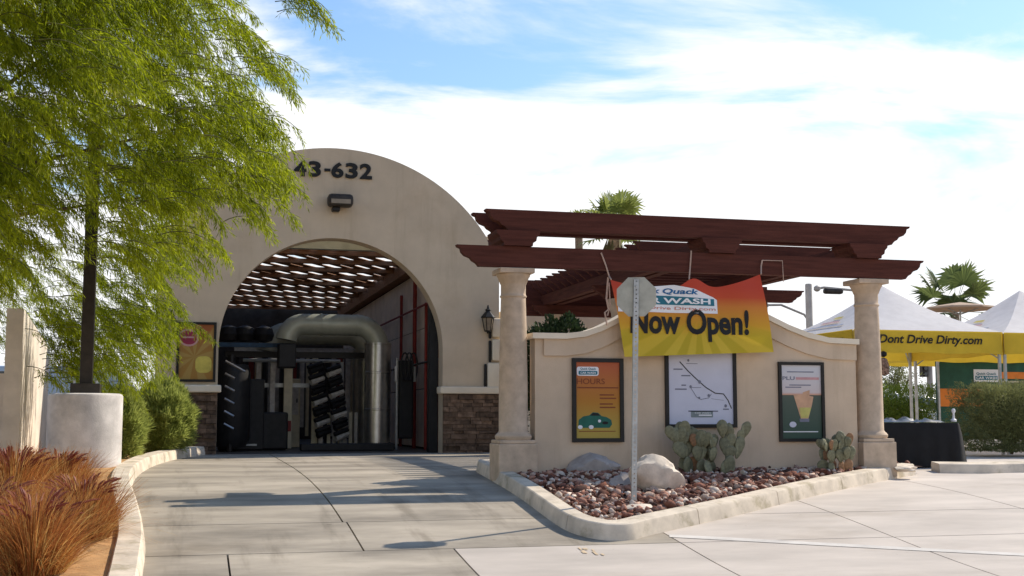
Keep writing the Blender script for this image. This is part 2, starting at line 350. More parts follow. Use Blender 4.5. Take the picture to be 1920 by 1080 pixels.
# pale concrete gutter strip on the right drive, and a faded orange mark by the kerb tip
def ribbon(pts, w, m, name, dz=.004, parent=None):
    V = []; 
    for i, p in enumerate(pts):
        a = Vector(pts[max(0, i - 1)][:2]); b = Vector(pts[min(len(pts) - 1, i + 1)][:2]); d = (b - a).normalized(); nrm = Vector((-d.y, d.x))
        for s in (-.5, .5): V.append((p[0] + nrm.x * w * s, p[1] + nrm.y * w * s, gz(p[1] + nrm.y * w * s) + dz))
    mb = MB(); mb.v = V; mb.f = [(2 * i, 2 * i + 1, 2 * i + 3, 2 * i + 2) for i in range(len(pts) - 1)]
    return mb.build(name, m, parent)
palec = mat('pale_concrete', (.60, .56, .50), .85, .1, 3, .2, 120)
a = G(1255, 1006); b = G(1920, 1041); ext = b + (b - a) * .8
ribbon([a.lerp(ext, t) for t in np.linspace(0, 1, 24)], .14, palec, 'gutter_strip', .005, drive)
a = G(1100, 1027); b = G(1122, 1046)
for k in range(7):
    c = a.lerp(b, random.uniform(0, .7)); e_ = c + (b - a) * random.uniform(.15, .35); sh = Vector((random.uniform(-.1, .1), 0, 0))
    ribbon([c + sh, c.lerp(e_, .5) + sh, e_ + sh], random.uniform(.02, .05), orangepaint, 'paint_mark', .005 + .0004 * k, drive)

def offset_path(pts, d):
    out = []
    for i, p in enumerate(pts):
        a = Vector(pts[max(0, i - 1)]); b = Vector(pts[min(len(pts) - 1, i + 1)]); t = (b - a).normalized()
        out.append((p[0] - t.y * d, p[1] + t.x * d))
    return out
def smooth_path(ctrl, step=.12):
    P = [Vector((*c, 0)) for c in ctrl]; out = []
    for i in range(len(P) - 1):
        p0 = P[max(i - 1, 0)]; p1 = P[i]; p2 = P[i + 1]; p3 = P[min(i + 2, len(P) - 1)]
        n = max(2, int((p2 - p1).length / step))
        for k in range(n):
            t = k / n
            q = .5 * ((2 * p1) + (p2 - p0) * t + (2 * p0 - 5 * p1 + 4 * p2 - p3) * t * t + (3 * p1 - p0 - 3 * p2 + p3) * t ** 3)
            out.append((q.x, q.y))
    out.append((P[-1].x, P[-1].y)); return out
def kerb(name, path, w, h, seg, label):
    root = bpy.data.objects.new(name, None); C.objects.link(root); root.location = (path[0][0], path[0][1], gz(path[0][1])); tag(root, label, None, kind='structure')
    prof = [(0, -.05), (0.03, h * .84), (.038, h * .94), (.052, h), (w - .015, h + .004), (w, h - .02), (w, -.05)]
    rails = [offset_path(path, d) for d, _ in prof]
    d = 0; cuts = [0]; acc = 0
    for i in range(1, len(path)):
        acc += math.dist(path[i], path[i - 1])
        if acc > seg * random.uniform(.85, 1.15): cuts.append(i); acc = 0
    if len(path) - 1 - cuts[-1] < 5: cuts[-1] = len(path) - 1
    else: cuts.append(len(path) - 1)
    m = len(prof)
    for a, b in zip(cuts, cuts[1:]):
        mb = MB(); V = []
        idx = list(range(a, b + 1))
        for i in idx:
            sh = Vector((0, 0))
            if i == a: dr = Vector(path[min(i + 1, len(path) - 1)]) - Vector(path[i]); sh = dr.normalized() * .006
            if i == b: dr = Vector(path[i - 1]) - Vector(path[i]); sh = dr.normalized() * .006
            for k in range(m):
                q = rails[k][i]; V.append((q[0] + sh.x, q[1] + sh.y, gz(q[1]) + prof[k][1]))
        mb.v = V
        mb.f = [(i * m + k, (i + 1) * m + k, (i + 1) * m + k + 1, i * m + k + 1) for i in range(len(idx) - 1) for k in range(m - 1)]
        mb.f += [tuple(range(m)), tuple((len(idx) - 1) * m + k for k in range(m - 1, -1, -1))]
        mb.build('kerb_segment', kerbm, root, True, 24)
    return root
bed_path = smooth_path([(4.35, 19.0), (4.22, 18.4), (4.07, 16.7), (3.95, 14.6), (3.91, 13.3), (3.98, 12.72), (4.2, 12.42), (4.5, 12.42), (4.78, 12.62), (6.25, 13.58), (8.1, 14.99), (9.7, 16.25), (10.7, 17.02)])
kerb('bed_kerb', bed_path, .235, .165, 1.9, 'pale concrete kerb with dark joints round the lava rock bed')
lk = smooth_path([(-.28, 4.2), (-.3, 9), (-.31, 11.5), (-.33, 12.8), (-.46, 14.5), (-.58, 16), (-.62, 17.6), (-.56, 19.4), (-.38, 21.7), (-.1, 23.6), (.2, 24.9), (.42, 25.7)])
kerb('planter_kerb', lk, .27, .165, 1.5, 'curved pale concrete kerb along the left planting strip')
def fill_poly(name, poly, m, dz, div=.25):
    bm = bmesh.new(); vs = [bm.verts.new((x, y, 0)) for x, y in poly]; bm.faces.new(vs)
    bmesh.ops.triangulate(bm, faces=bm.faces[:])
    ys = [p[1] for p in poly]
    for yy in np.arange(min(ys), max(ys), div * 2): bmesh.ops.bisect_plane(bm, geom=bm.verts[:] + bm.edges[:] + bm.faces[:], plane_co=(0, yy, 0), plane_no=(0, 1, 0))
    for v in bm.verts: v.co.z = gz(v.co.y) + dz + .02 * mnoise.noise(Vector((v.co.x * 2, v.co.y * 2, 3)))
    me = bpy.data.meshes.new(name); bm.to_mesh(me); bm.free()
    return tag(link(name, me, m), kind='structure')
bed_in = offset_path(bed_path, .21)
bed_poly = bed_in + [(11.0, 17.3), (9.5, 18.9)]
fill_poly('rock_bed', bed_poly, mat('bed_soil', (.20, .11, .08), .95, .2, 6, .5, 50), .11)
fill_poly('planting_soil', offset_path(lk, .24) + [(-6, 26), (-12, 24), (-12, 4.2)], soil, .12)

# ---------------------------------------------------------------- car wash building
FY = 26.0; FLOOR = gz(26.0)
XC = 2.92; XE = 3.52; RO = 3.86; ZO = 3.37; RI = 2.30; ZI = 3.03
bld = thing('car_wash_building', 'beige stucco building with round gable and arched tunnel opening', 'building', (XC, FY, FLOOR))
def arc(cx, cz, r, a0, a1, n): return [(cx + r * math.cos(a0 + (a1 - a0) * i / n), cz + r * math.sin(a0 + (a1 - a0) * i / n)) for i in range(n + 1)]
ae = math.acos(XE / RO)
outline = [(XC + RI, FLOOR - .1), (XC + XE, FLOOR - .1)] + arc(XC, ZO, RO, ae, PI - ae, 56) + [(XC - XE, FLOOR - .1), (XC - RI, FLOOR - .1)] + arc(XC, ZI, RI, PI, 0, 48)
MB().prism_xz(outline, FY, FY + .45).build('front_wall', stucco, bld, True, 30)
MB().box(XC + XE - .3, XC + XE - .003, FY + .453, 46, FLOOR - .1, 5.55).build('side_wall', stucco, bld)
MB().box(XC - XE + .003, XC - XE + .3, FY + .453, 46, FLOOR - .1, 5.55).build('side_wall', stucco, bld)
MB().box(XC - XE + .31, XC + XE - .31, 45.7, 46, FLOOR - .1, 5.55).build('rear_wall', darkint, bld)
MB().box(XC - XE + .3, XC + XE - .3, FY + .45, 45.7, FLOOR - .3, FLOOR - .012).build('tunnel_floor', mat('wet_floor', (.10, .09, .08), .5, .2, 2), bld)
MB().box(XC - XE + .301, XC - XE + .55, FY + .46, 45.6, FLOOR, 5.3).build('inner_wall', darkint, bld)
# cap mouldings, ledger stones on both piers
ztop = 2.12
for x0, x1 in ((XC - XE - .05, XC - RI + .07), (XC + RI - .07, XC + XE + .05)):
    MB().box(x0, x1, FY - .13, FY + .30, ztop, ztop + .15, .025).build('cap_moulding', stucco_light, bld)
    a, b = (x0 + .05, x1 - .07) if x0 < XC else (x0 + .07, x1 - .05)
    MB().box(a + .005, b - .005, FY - .035, FY - .002, FLOOR - .1, ztop - .002).build('stone_backing', mortar, bld)
    z = FLOOR - .03
    while z < ztop - .03:
        h = min(random.choice((.06, .075, .09, .11)), ztop - .004 - z); x = a + random.uniform(-.2, 0)
        while x < b:
            w = random.uniform(.16, .42); xa, xb = max(x, a), min(x + w, b)
            if xb - xa > .04:
                p = random.uniform(.045, .095); j = lambda: random.uniform(-.006, .006)
                mb = MB(); mb.add([(xa + .004, FY - p + j(), z + .004), (xb - .004, FY - p + j(), z + .004 + j()), (xb - .004, FY - .03, z + .004), (xa + .004, FY - .03, z + .004),
                                   (xa + .004, FY - p + j(), z + h - .004 + j()), (xb - .004, FY - p + j(), z + h - .004), (xb - .004, FY - .03, z + h - .004), (xa + .004, FY - .03, z + h - .004)],
                                  [(0, 3, 2, 1), (4, 5, 6, 7), (0, 1, 5, 4), (1, 2, 6, 5), (2, 3, 7, 6), (3, 0, 4, 7)])
                mb.build('ledger_stone', ledge, bld)
            x += w
        z += h
# cream blocks with dark outlines, added for the sunlit patch at the right corner
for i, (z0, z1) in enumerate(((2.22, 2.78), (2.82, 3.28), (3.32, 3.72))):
    MB().box(XC + XE - .17 - (.1 if i == 0 else 0), XC + XE + .06, FY - .10, FY - .004, z0, z1, .04).build('sunlit_patch_block', stucco_light, bld, True)
    MB().box(XC + XE - .235 - (.1 if i == 0 else 0), XC + XE - .18 - (.1 if i == 0 else 0), FY - .07, FY - .003, z0 - .03, z1 - .03, .02).build('patch_outline', black, bld, True)
# house number
def text_verts(s, size, bold=0.0, shear=0.0, ext=0.0):
    cu = bpy.data.curves.new('txt', 'FONT'); cu.body = s; cu.size = size; cu.offset = bold; cu.shear = shear; cu.extrude = ext; cu.resolution_u = 4
    ob = bpy.data.objects.new('txt', cu); C.objects.link(ob)
    dg = bpy.context.evaluated_depsgraph_get(); me = bpy.data.meshes.new_from_object(ob.evaluated_get(dg))
    V = [tuple(v.co) for v in me.vertices]; Fc = [tuple(p.vertices) for p in me.polygons]
    bpy.data.objects.remove(ob); bpy.data.curves.remove(cu); bpy.data.meshes.remove(me)
    return V, Fc
def text(s, x0, x1, z0, y, m, parent, name='lettering', h=None, bold=.0, shear=0, thick=0.0, fy=None):
    V, Fc = text_verts(s, 1.0, bold, shear, .5 if thick else 0)
    A = np.array(V); w = A[:, 0].max() - A[:, 0].min(); sx = (x1 - x0) / w
    sz = sx if h is None else h / (A[:, 1].max() - A[:, 1].min())
    mb = MB()
    xs = x0 + (A[:, 0] - A[:, 0].min()) * sx; zs = z0 + (A[:, 1] - A[:, 1].min()) * sz
    ys = y - A[:, 2] * thick
    if fy is not None: ys = np.array([fy(a, b) for a, b in zip(xs, zs)])
    mb.v = list(zip(xs.tolist(), ys.tolist(), zs.tolist())); mb.f = Fc
    return mb.build(name, m, parent)
p0 = aty(551, 330, FY); p1 = aty(700, 333, FY)
cw = (p1.x - p0.x) / 5.55; x = p0.x
for ch in '43-632':
    if ch == '-': text(ch, x + .03, x + cw * .55 - .01, p0.z + .13, FY - .02, inkblack, bld, 'hyphen', .055, .03, thick=.03); x += cw * .58
    else: text(ch, x, x + cw * .86, p0.z, FY - .02, inkblack, bld, 'numeral', .33, .035, thick=.03); x += cw
# inside the tunnel: lintel, lattice roof, wall panels, pipes
MB().box(XC - XE + .31, XC + XE - .31, 26.9, 27.1, 5.22, 5.75).build('lintel', ductm, bld)
MB().box(5.25, 5.55, 27.11, 45.5, 5.22, 5.62).build('roof_header', roofwood, bld)
for i, y in enumerate(np.arange(27.7, 45, 1.7)):
    MB().box(XC - XE + .3, 5.24, y, y + .08, 5.42, 5.53).build('rafter', roofwood, bld)
x0r, x1r = XC - XE + .3, XC + XE - .3
def diag(c, w, ang, ya, yb):
    """a lath of the roof lattice, clipped to the roof rectangle"""
    ca, sa = math.cos(ang), math.sin(ang); pts = []
    poly = [(x0r, ya), (x1r, ya), (x1r, yb), (x0r, yb)]
    for sgn, lim in ((1, c - w / 2), (-1, -(c + w / 2))):
        out = []
        for i in range(len(poly)):
            p, q = poly[i], poly[(i + 1) % len(poly)]
            fp = sgn * (-p[0] * sa + p[1] * ca) - lim; fq = sgn * (-q[0] * sa + q[1] * ca) - lim
            if fp >= 0: out.append(p)
            if fp * fq < 0: t = fp / (fp - fq); out.append((p[0] + (q[0] - p[0]) * t, p[1] + (q[1] - p[1]) * t))
        poly = out
        if not poly: return None
    return poly
ang = math.radians(58)
for k in range(-40, 90):
    c = k * .37 + random.uniform(-.05, .05)
    pl = diag(c, random.uniform(.15, .29), ang, 27.1, 45.6)
    if not pl or len(pl) < 3: continue
    n = len(pl); mb = MB(); mb.add([(x, y, 5.535) for x, y in pl] + [(x, y, 5.55) for x, y in pl], [tuple(range(n))[::-1], tuple(range(n, 2 * n))] + [(i, (i + 1) % n, (i + 1) % n + n, i + n) for i in range(n)])
    mb.build('roof_lath', roofwood, bld)
for y in np.arange(28.5, 45, 1.7):
    MB().box(x0r, x1r, y + random.uniform(-.1, .1), y + .5 + random.uniform(-.1, .2), 5.553, 5.57).build('roof_board', roofwood, bld)
MB().box(5.03, 5.21, 26.47, 26.75, FLOOR, 4.15).build('dark_strip', darkplastic, bld)  # black upright strip just inside the right side of the arch
yy = 26.6
while yy < 45:
    for z0, z1 in ((.93, 2.3), (2.32, 3.75), (3.77, 5.18)):
        MB().box(5.50, 5.53, yy + .012, yy + 1.19, z0, z1).build('wall_panel', panelw, bld)
    yy += 1.2
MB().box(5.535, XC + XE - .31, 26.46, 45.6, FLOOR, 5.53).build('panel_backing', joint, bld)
for y, z1, m, r in ((28.9, 4.3, redpipe, .035), (30.4, 5.0, redpipe, .05), (32.4, 4.8, redpipe, .04), (27.6, 4.9, mat('rust_pipe', (.12, .03, .02), .6, .2, 6), .07)):
    MB().tube([(5.40, y, FLOOR), (5.40, y, z1)], r, 8).build('riser_pipe', m, bld, True)
for z in (4.25, 2.9):
    MB().tube([(5.36, 26.7, z), (5.36, 40, z)], .025, 6).build('conduit', redpipe if z > 4 else black, bld, True)

# ---------------------------------------------------------------- equipment inside the tunnel
t = thing('blower_duct', 'fat grey-green drying duct bending over the tunnel on a silver drum', 'duct', (4.3, 29.2, FLOOR))
MB().lathe([(.31, 0), (.31, .9), (.318, .91), (.318, .94), (.31, .95), (.31, 1.75), (.318, 1.76), (.318, 1.79), (.31, 1.8), (.31, 2.42), (.32, 2.43), (.32, 2.46), (.27, 2.46)], (4.32, 29.2, FLOOR), 28).build('drum', steel, t, True)
def bend(c, r, a0, a1, axis_z, n=9): return [(c[0] + r * math.cos(a0 + (a1 - a0) * i / n), c[1], c[2] + r * math.sin(a0 + (a1 - a0) * i / n)) for i in range(n + 1)]
path = bend((3.82, 29.2, 3.26), .5, 0, PI / 2, 0) + bend((2.6, 29.2, 3.36), .4, PI / 2, PI * .97, 0)
MB().tube(path, .245, 22).build('pipe', ductm, t, True)
for x in (3.0, 3.82): MB().tube([(x - .025, 29.2, 3.76), (x + .025, 29.2, 3.76)], .258, 22).build('flange', ductm, t, True)
MB().box(2.02, 2.42, 28.95, 29.45, 2.75, 3.3, .03).build('blower_housing', darkplastic, t)
t2 = thing('blower_duct', 'second grey drying duct half hidden behind the nearer fat duct', 'duct', (4.6, 31.5, FLOOR))
path = bend((3.9, 31.5, 3.2), .5, 0, PI / 2, 0) + bend((2.45, 31.5, 3.2), .5, PI / 2, PI * .97, 0)
MB().tube(path, .28, 20).build('pipe', ductm, t2, True)
MB().lathe([(.36, 0), (.36, 2.4), (.3, 2.42)], (4.4, 31.5, FLOOR), 24).build('drum', steel, t2, True)
def thing_mesh(mb, name, m, label, cat, group=None, smooth=False):
    return tag(mb.build(name, m, None, smooth), label, cat, group)
t = thing('wash_gantry', 'dark steel wash gantry with cream posts across the tunnel', 'gantry', (2.3, 31, FLOOR))
MB().box(.9, 4.2, 30.6, 30.75, 3.06, 3.2).build('crossbeam', black, t)
MB().tube([(1.3, 30.5, 2.98), (3.6, 30.5, 2.98)], .045, 8).build('spray_bar', galv, t, True)
for x, m, w in ((2.28, creamp, .2), (1.62, foamw, .12), (2.95, creamp, .14), (1.95, foamw, .12)): MB().box(x, x + w, 30.6, 30.6 + .14, FLOOR, 3.05, .01).build('post', m, t)
MB().box(2.3, 2.46, 30.56, 30.597, 1.3, 1.55).build('control_box', redpipe, t)
MB().box(1.55, 2.9, 30.8, 30.95, 2.35, 2.45).build('rail', galv, t)
t = thing('curtain_brush', 'black and white striped cloth brush leaning on its frame', 'brush', (3.4, 30.2, FLOOR))
MB().tube([(3.62, 30.3, FLOOR), (3.62, 30.3, 2.95)], .05, 8).build('spindle', galv, t, True)
for k in range(7):
    for s in (0, 1):
        z = 1.25 + k * .25 + .07 * s; xx = 3.78 - .07 * k * .5 - .42 * s
        MB().tube([(xx, 30.15 + .1 * s, z), (xx - .32, 30.0 + .1 * s, z - .12)], [.06, .075], 8).build('brush_roll', darkplastic if (k + s) % 2 else foamw, t, True)
        MB().tube([(xx - .02, 30.1 + .1 * s, z + .1), (xx - .36, 29.95 + .1 * s, z - .02)], .055, 8).build('brush_roll', darkplastic, t, True)
MB().box(3.1, 3.2, 30.4, 30.5, FLOOR, 2.4).build('post', foamw, t)
for k in range(6): MB().box(3.3 + k * .13, 3.38 + k * .13, 30.42, 30.46, FLOOR, 1.75).build('foam_strip', foamw if k % 2 else creamp, t)
t = thing('wrap_brush', 'black drum brush with silver edged blades just inside the left pier', 'brush', (.95, 28.3, FLOOR))
MB().tube([(.95, 28.3, FLOOR), (.95, 28.3, 3.0)], .07, 8).build('spindle', black, t, True)
MB().lathe([(.34, .1), (.42, .3), (.42, 1.7), (.36, 1.9)], (.98, 28.6, FLOOR), 20).build('bristles', darkplastic, t, True)
for k in range(6):
    z = 1.35 + k * .27; l = .42 if k == 5 else .2
    MB().tube([(.82, 27.9, z + .14), (.82 + l, 27.85, z - l * .55 + .14)], .03, 6).build('blade', steel, t, True)
t = thing('top_brush', 'round black cloth brush hanging on a blue frame under the roof', 'brush', (1.2, 30, 3.3))
MB().box(.5, 2.2, 29.9, 30.05, 3.26, 3.36).build('frame', blueplastic, t)
for x in (.95, 1.32, 1.75): MB().lathe([(.05, 0), (.2, .04), (.25, .18), (.2, .34), (.05, .4)], (x, 30.15, 3.38), 14).build('brush_head', darkplastic, t, True)
t = thing('machine_cabinet', 'low black machine cabinet on the left tunnel floor', 'cabinet', (1.25, 29.6, FLOOR))
MB().box(.75, 1.75, 29.3, 30.3, FLOOR, 2.5, .03).build('cabinet_body', darkplastic, t); MB().box(.85, 1.6, 29.27, 29.297, FLOOR + .1, FLOOR + .14).build('plinth_strip', galv, t)
thing_mesh(MB().box(1.7, 2.3, 29.4, 30.0, FLOOR, 1.75, .05), 'motor_housing', darkplastic, 'squat black motor housing beside the low cabinet in the tunnel', 'machine')
thing_mesh(MB().box(2.5, 4.6, 28.3, 28.6, FLOOR, FLOOR + .16, .02), 'conveyor_guide', darkplastic, 'low dark conveyor guide rail across the tunnel entrance', 'rail')
t = thing('cloth_curtain', 'pale and brown hanging cloth strips deep inside the tunnel', 'curtain', (2.6, 33.5, FLOOR))
MB().box(1.2, 4.9, 33.4, 33.5, 3.3, 3.45).build('hanger', galv, t)
for k in range(22):
    x = 1.25 + k * .165; zb_ = FLOOR + random.uniform(.05, .9)
    MB().box(x, x + random.uniform(.07, .14), 33.35 + random.uniform(-.3, .3), 33.6, zb_, 3.3).build('strip', random.choice((foamw, creamp, darkplastic, redpipe, darkplastic, foamw)), t)
t = thing('equipment_cabinet', 'tall cream control cabinet standing mid tunnel', 'cabinet', (2.62, 32.2, FLOOR))
MB().box(2.45, 2.8, 32.1, 32.4, FLOOR, 2.6, .02).build('cabinet_body', creamp, t); MB().box(2.5, 2.75, 32.085, 32.098, 1.7, 2.45).build('door', foamw, t); MB().box(2.7, 2.73, 32.06, 32.083, 2.0, 2.1).build('handle', black, t)
for k in range(5):
    xa = random.uniform(1.3, 4.2); tag(MB().tube([(xa + .25 * q_ + .1 * math.sin(5 * q_), 30.9, 3.2 - .9 * math.sin(PI * q_)) for q_ in np.linspace(0, 1, 12)], .018, 5).build('hanging_hose', darkplastic, None, True), 'black hose sagging from the tunnel gantry, %s' % ('nearest the left pier', 'second from the left', 'middle of five', 'second from the right', 'nearest the right wall')[k], 'hose', 'hoses in the tunnel') if False else None
t = thing('hose_reel', 'tall black hose rack with looped hoses by the right tunnel wall', 'hose rack', (4.95, 29.0, FLOOR))
MB().box(4.78, 5.12, 28.9, 29.2, FLOOR + .25, 2.95, .04).build('rack', darkplastic, t)
MB().tube([(4.72, 28.85, FLOOR), (4.72, 28.85, 3.0)], .03, 6).build('pole', galv, t, True)
for k in range(3): MB().tube([(4.83 + .1 * k, 28.84, 2.95 + .16 * math.sin(q)) if False else (4.9 + .1 * k + .09 * math.cos(q), 28.84, 2.8 + .32 * math.sin(q)) for q in np.linspace(0, 2 * PI, 18)], .02, 6).build('hose', darkplastic, t, True)
for x in (4.66, 5.1): MB().box(x, x + .05, 28.8, 28.83, 2.45, 2.8).build('bracket', steel, t)

# ---------------------------------------------------------------- things fixed on the facade
t = thing('flood_light', 'dark box flood light on the gable under the house number', 'lamp', aty(635, 382, FY))
c = aty(636, 380, FY); MB().box(c.x - .26, c.x + .26, FY - .34, FY - .02, c.z - .12, c.z + .14, .07).build('housing', bronze, t, True)
MB().box(c.x - .20, c.x + .2, FY - .345, FY - .34, c.z - .07, c.z + .02).build('lens', amber, t)
MB().box(c.x - .16, c.x + .0, FY - .2, FY - .003, c.z - .21, c.z - .118, .02).build('arm', black, t)
def lantern(cx, zt, label):
    t = thing('wall_lantern', label, 'lantern', (cx, FY - .2, zt - .58), 'lanterns beside the arch')
    y = FY - .2; zb = zt - .58
    MB().lathe([(.02, .0), (.075, .01), (.08, .03), (.02, .04)], (cx, y, zb), 6).build('base', black, t)
    MB().lathe([(.072, 0), (.125, .26), (.12, .265)], (cx, y, zb + .035), 6).build('glass', amber, t)
    for k in range(6):
        a = k * PI / 3
        MB().tube([(cx + .075 * math.cos(a), y + .075 * math.sin(a), zb + .03), (cx + .13 * math.cos(a), y + .13 * math.sin(a), zb + .31)], .01, 5).build('bar', black, t)
    MB().lathe([(.15, 0), (.155, .015), (.11, .07), (.06, .13), (.05, .15), (.07, .17), (.03, .2), (.012, .27), (.004, .28)], (cx, y, zb + .3), 6).build('cap', black, t)
    MB().tube([(cx, FY - .01, zb + .2), (cx, FY - .06, zb + .12), (cx, y + .02, zb - .02)], .018, 6).build('bracket', black, t)
    MB().box(cx - .05, cx + .05, FY - .02, FY - .003, zb + .1, zb + .32, .006).build('back_plate', black, t)
pr = aty(911, 573, FY); lantern(pr.x, pr.z, 'black lantern on the facade beside the pergola column')
pl_ = aty(322, 582, FY); lantern(pl_.x, pl_.z, 'black lantern half hidden by foliage left of the arch')

def poster(name, label, px0, px1, py0, py1, y, fw, pm):
    a = aty(px0, (py0 + py1) / 2, y); b = aty(px1, (py0 + py1) / 2, y); c = (px0 + px1) / 2
    z0 = aty(c, py1, y).z; z1 = aty(c, py0, y).z
    t = thing(name, label, 'poster', ((a.x + b.x) / 2, y, z0))
    x0, x1 = a.x, b.x; d = .045
    mb = MB(); mb.box(x0, x0 + fw, y - d, y - .003, z0, z1); mb.box(x1 - fw, x1, y - d, y - .003, z0, z1)
    mb.box(x0 + fw, x1 - fw, y - d + .001, y - .003, z0, z0 + fw); mb.box(x0 + fw, x1 - fw, y - d + .001, y - .003, z1 - fw, z1)
    mb.build('frame', black, t)
    s = MB().box(x0 + fw, x1 - fw, y - .02, y - .01, z0 + fw, z1 - fw)
    V = np.array(s.v); o = s.build('print', None, t)
    # print origin at lower left corner for the colour ramps
    o.location = Vector((x0 + fw, y, z0 + fw)) - t.location
    me = o.data; co = np.empty(len(me.vertices) * 3, dtype=np.float32); me.vertices.foreach_get('co', co)
    co = co.reshape(-1, 3) - np.array(o.location, dtype=np.float32); me.vertices.foreach_set('co', co.ravel()); me.materials.clear(); me.materials.append(pm)
    return t, x0 + fw, x1 - fw, z0 + fw, z1 - fw
def bar(t, x0, x1, z0, z1, y, m, name='printed_line', th=.002):
    return MB().box(x0, x1, y - th, y, z0, z1).build(name, m, t)
def shape(t, pts, y, m, name):
    mb = MB(); mb.prism_xz(pts, y - .002, y); return mb.build(name, m, t)
def rrect(x0, x1, z0, z1, r, n=4):
    return [(cx + r * math.cos(a), cz + r * math.sin(a)) for cx, cz, s in ((x1 - r, z0 + r, -PI / 2), (x1 - r, z1 - r, 0), (x0 + r, z1 - r, PI / 2), (x0 + r, z0 + r, PI)) for a in np.linspace(s, s + PI / 2, n)]
def ell(cx, cz, a, b, n=20, rot=0): return [(cx + a * math.cos(q) * math.cos(rot) - b * math.sin(q) * math.sin(rot), cz + a * math.cos(q) * math.sin(rot) + b * math.sin(q) * math.cos(rot)) for q in np.linspace(0, 2 * PI, n, endpoint=False)]
t, x0, x1, z0, z1 = poster('framed_poster', 'orange sunburst poster with red badge framed left of the arch', 331, 405, 604, 716, FY, .05,
    ramp_mat('arch_poster_print', 2, [(0, (.36, .18, .04)), (.45, (.36, .21, .05)), (1, (.32, .10, .03))], rays=((.3, .45), 9, (.42, .28, .08), 1.6)))
y = FY - .021; w = x1 - x0; h = z1 - z0
shape(t, ell(x0 + .26 * w, z0 + .76 * h, .30 * w, .16 * h, 22, -.25)[::1], y, mat('rose_ink', (.55, .30, .30), .6), 'badge_border')
shape(t, ell(x0 + .26 * w, z0 + .76 * h, .25 * w, .125 * h, 22, -.25), y - .003, mat('crimson_ink', (.30, .03, .07), .6), 'badge')
bar(t, x0 + .1 * w, x0 + .42 * w, z0 + .75 * h, z0 + .78 * h, y - .006, mat('rose_ink', (.55, .30, .30)))
shape(t, rrect(x0 + .48 * w, x0 + .95 * w, z0 + .12 * h, z0 + .42 * h, .1), y, mat('poster_yellow', (.62, .50, .10), .6), 'yellow_patch')

# ---------------------------------------------------------------- pergola, columns and sign wall
PY = 16.75
def column(cx, label):
    zb = gz(PY) + .12
    t = thing('pergola_column', label, 'column', (cx, PY, zb), 'columns of the front pergola')
    MB().box(cx - .27, cx + .27, PY - .27, PY + .27, zb - .1, zb + .40, .012).build('pedestal', caststone, t)
    MB().box(cx - .25, cx + .25, PY - .25, PY + .25, zb + .402, zb + .45, .01).build('pedestal_cap', caststone, t)
    H = 3.655 - zb
    prof = [(.235, .45), (.25, .47), (.255, .50), (.235, .53), (.215, .545), (.2, .57), (.198, 1.2), (.186, 1.9), (.172, H - .40), (.184, H - .39), (.186, H - .375), (.174, H - .36), (.172, H - .33), (.173, H - .22), (.185, H - .2), (.215, H - .12), (.232, H - .1), (.236, H - .075)]
    MB().lathe(prof, (cx, PY, zb), 32).build('shaft', caststone, t, True)
    MB().box(cx - .245, cx + .245, PY - .245, PY + .245, 3.655 - .073, 3.655 - .002, .01).build('capital', caststone, t)
    return t
CX1, CX2 = 4.35, 9.78
column(CX1, 'pale cast stone column at the left end of the sign wall')
column(CX2, 'pale cast stone column at the right end of the sign wall')
perg = thing('pergola', 'dark red stained timber pergola resting on two stone columns', 'pergola', (7, PY, 3.655))
def ogee(x0, x1, z0, z1, l=True, r=True):
    h = z1 - z0
    e = [(0, 0), (.015, -.10), (.06, -.16), (.075, -.34), (.12, -.50), (.20, -.60), (.235, -.74), (.29, -.84), (.33, -1.0)]
    L = [(x0 + dx * (h / .3), z1 + dz * h) for dx, dz in e] if l else [(x0, z1), (x0, z0)]
    R = [(x1 - dx * (h / .3), z1 + dz * h) for dx, dz in e] if r else [(x1, z1), (x1, z0)]
    return L + R[::-1]
def beam_x(name, x0, x1, y0, y1, z0, z1, **k):
    return MB().prism_xz(ogee(x0, x1, z0, z1, **k), y0, y1).build(name, wood, perg)
def beam_y(name, x0, x1, y0, y1, z0, z1):
    return MB().prism_yz(ogee(y0, y1, z0, z1), x0, x1).build(name, wood_y, perg)
beam_x('lower_beam', 3.50, 10.62, PY - .24, PY - .12, 3.66, 3.945)
for x in (CX1, 7.35, CX2 - .1):
    MB().prism_xz([(x - .2, 3.95), (x + .2, 3.95), (x + .205, 3.99), (x + .25, 4.02), (x + .26, 4.07), (x + .30, 4.11), (x + .31, 4.16), (x - .31, 4.16), (x - .30, 4.11), (x - .26, 4.07), (x - .25, 4.02), (x - .205, 3.99)], PY - .30, PY + .26).build('corbel', wood, perg)
    for a_, b_ in ((-.19, -.04), (.04, .19)): beam_y('cross_beam', x + a_, x + b_, PY + .262, 25.3 if x > 5 else 17.5, 3.95, 4.16)
beam_x('upper_beam', 3.90, 10.40, PY - .25, PY - .10, 4.165, 4.45)
beam_x('upper_beam', 3.80, 10.40, PY + .12, PY + .26, 4.165, 4.45)
for y in np.arange(18.75, 25.3, .42): beam_x('rafter', 6.86, 10.35, y, y + .09, 4.165, 4.42)
beam_x('lower_beam', 6.9, 11.0, 25.0, 25.14, 3.72, 3.945)
MB().box(6.75, 12.4, 25.4, 25.5, 3.75, 4.5).build('fascia', wood, perg)
beam_x('lower_beam', 6.9, 11.0, 21.0, 21.14, 3.72, 3.945)
for k, x in enumerate((7.4, 9.7)):
    for y in (21.07, 25.07):
        mb = MB().lathe([(.2, 0), (.2, .4), (.14, .42), (.13, 2.6), (.19, 2.75), (.19, 2.86)], (x, y, gz(y)), 20); mb.build('rear_post', caststone, perg, True)
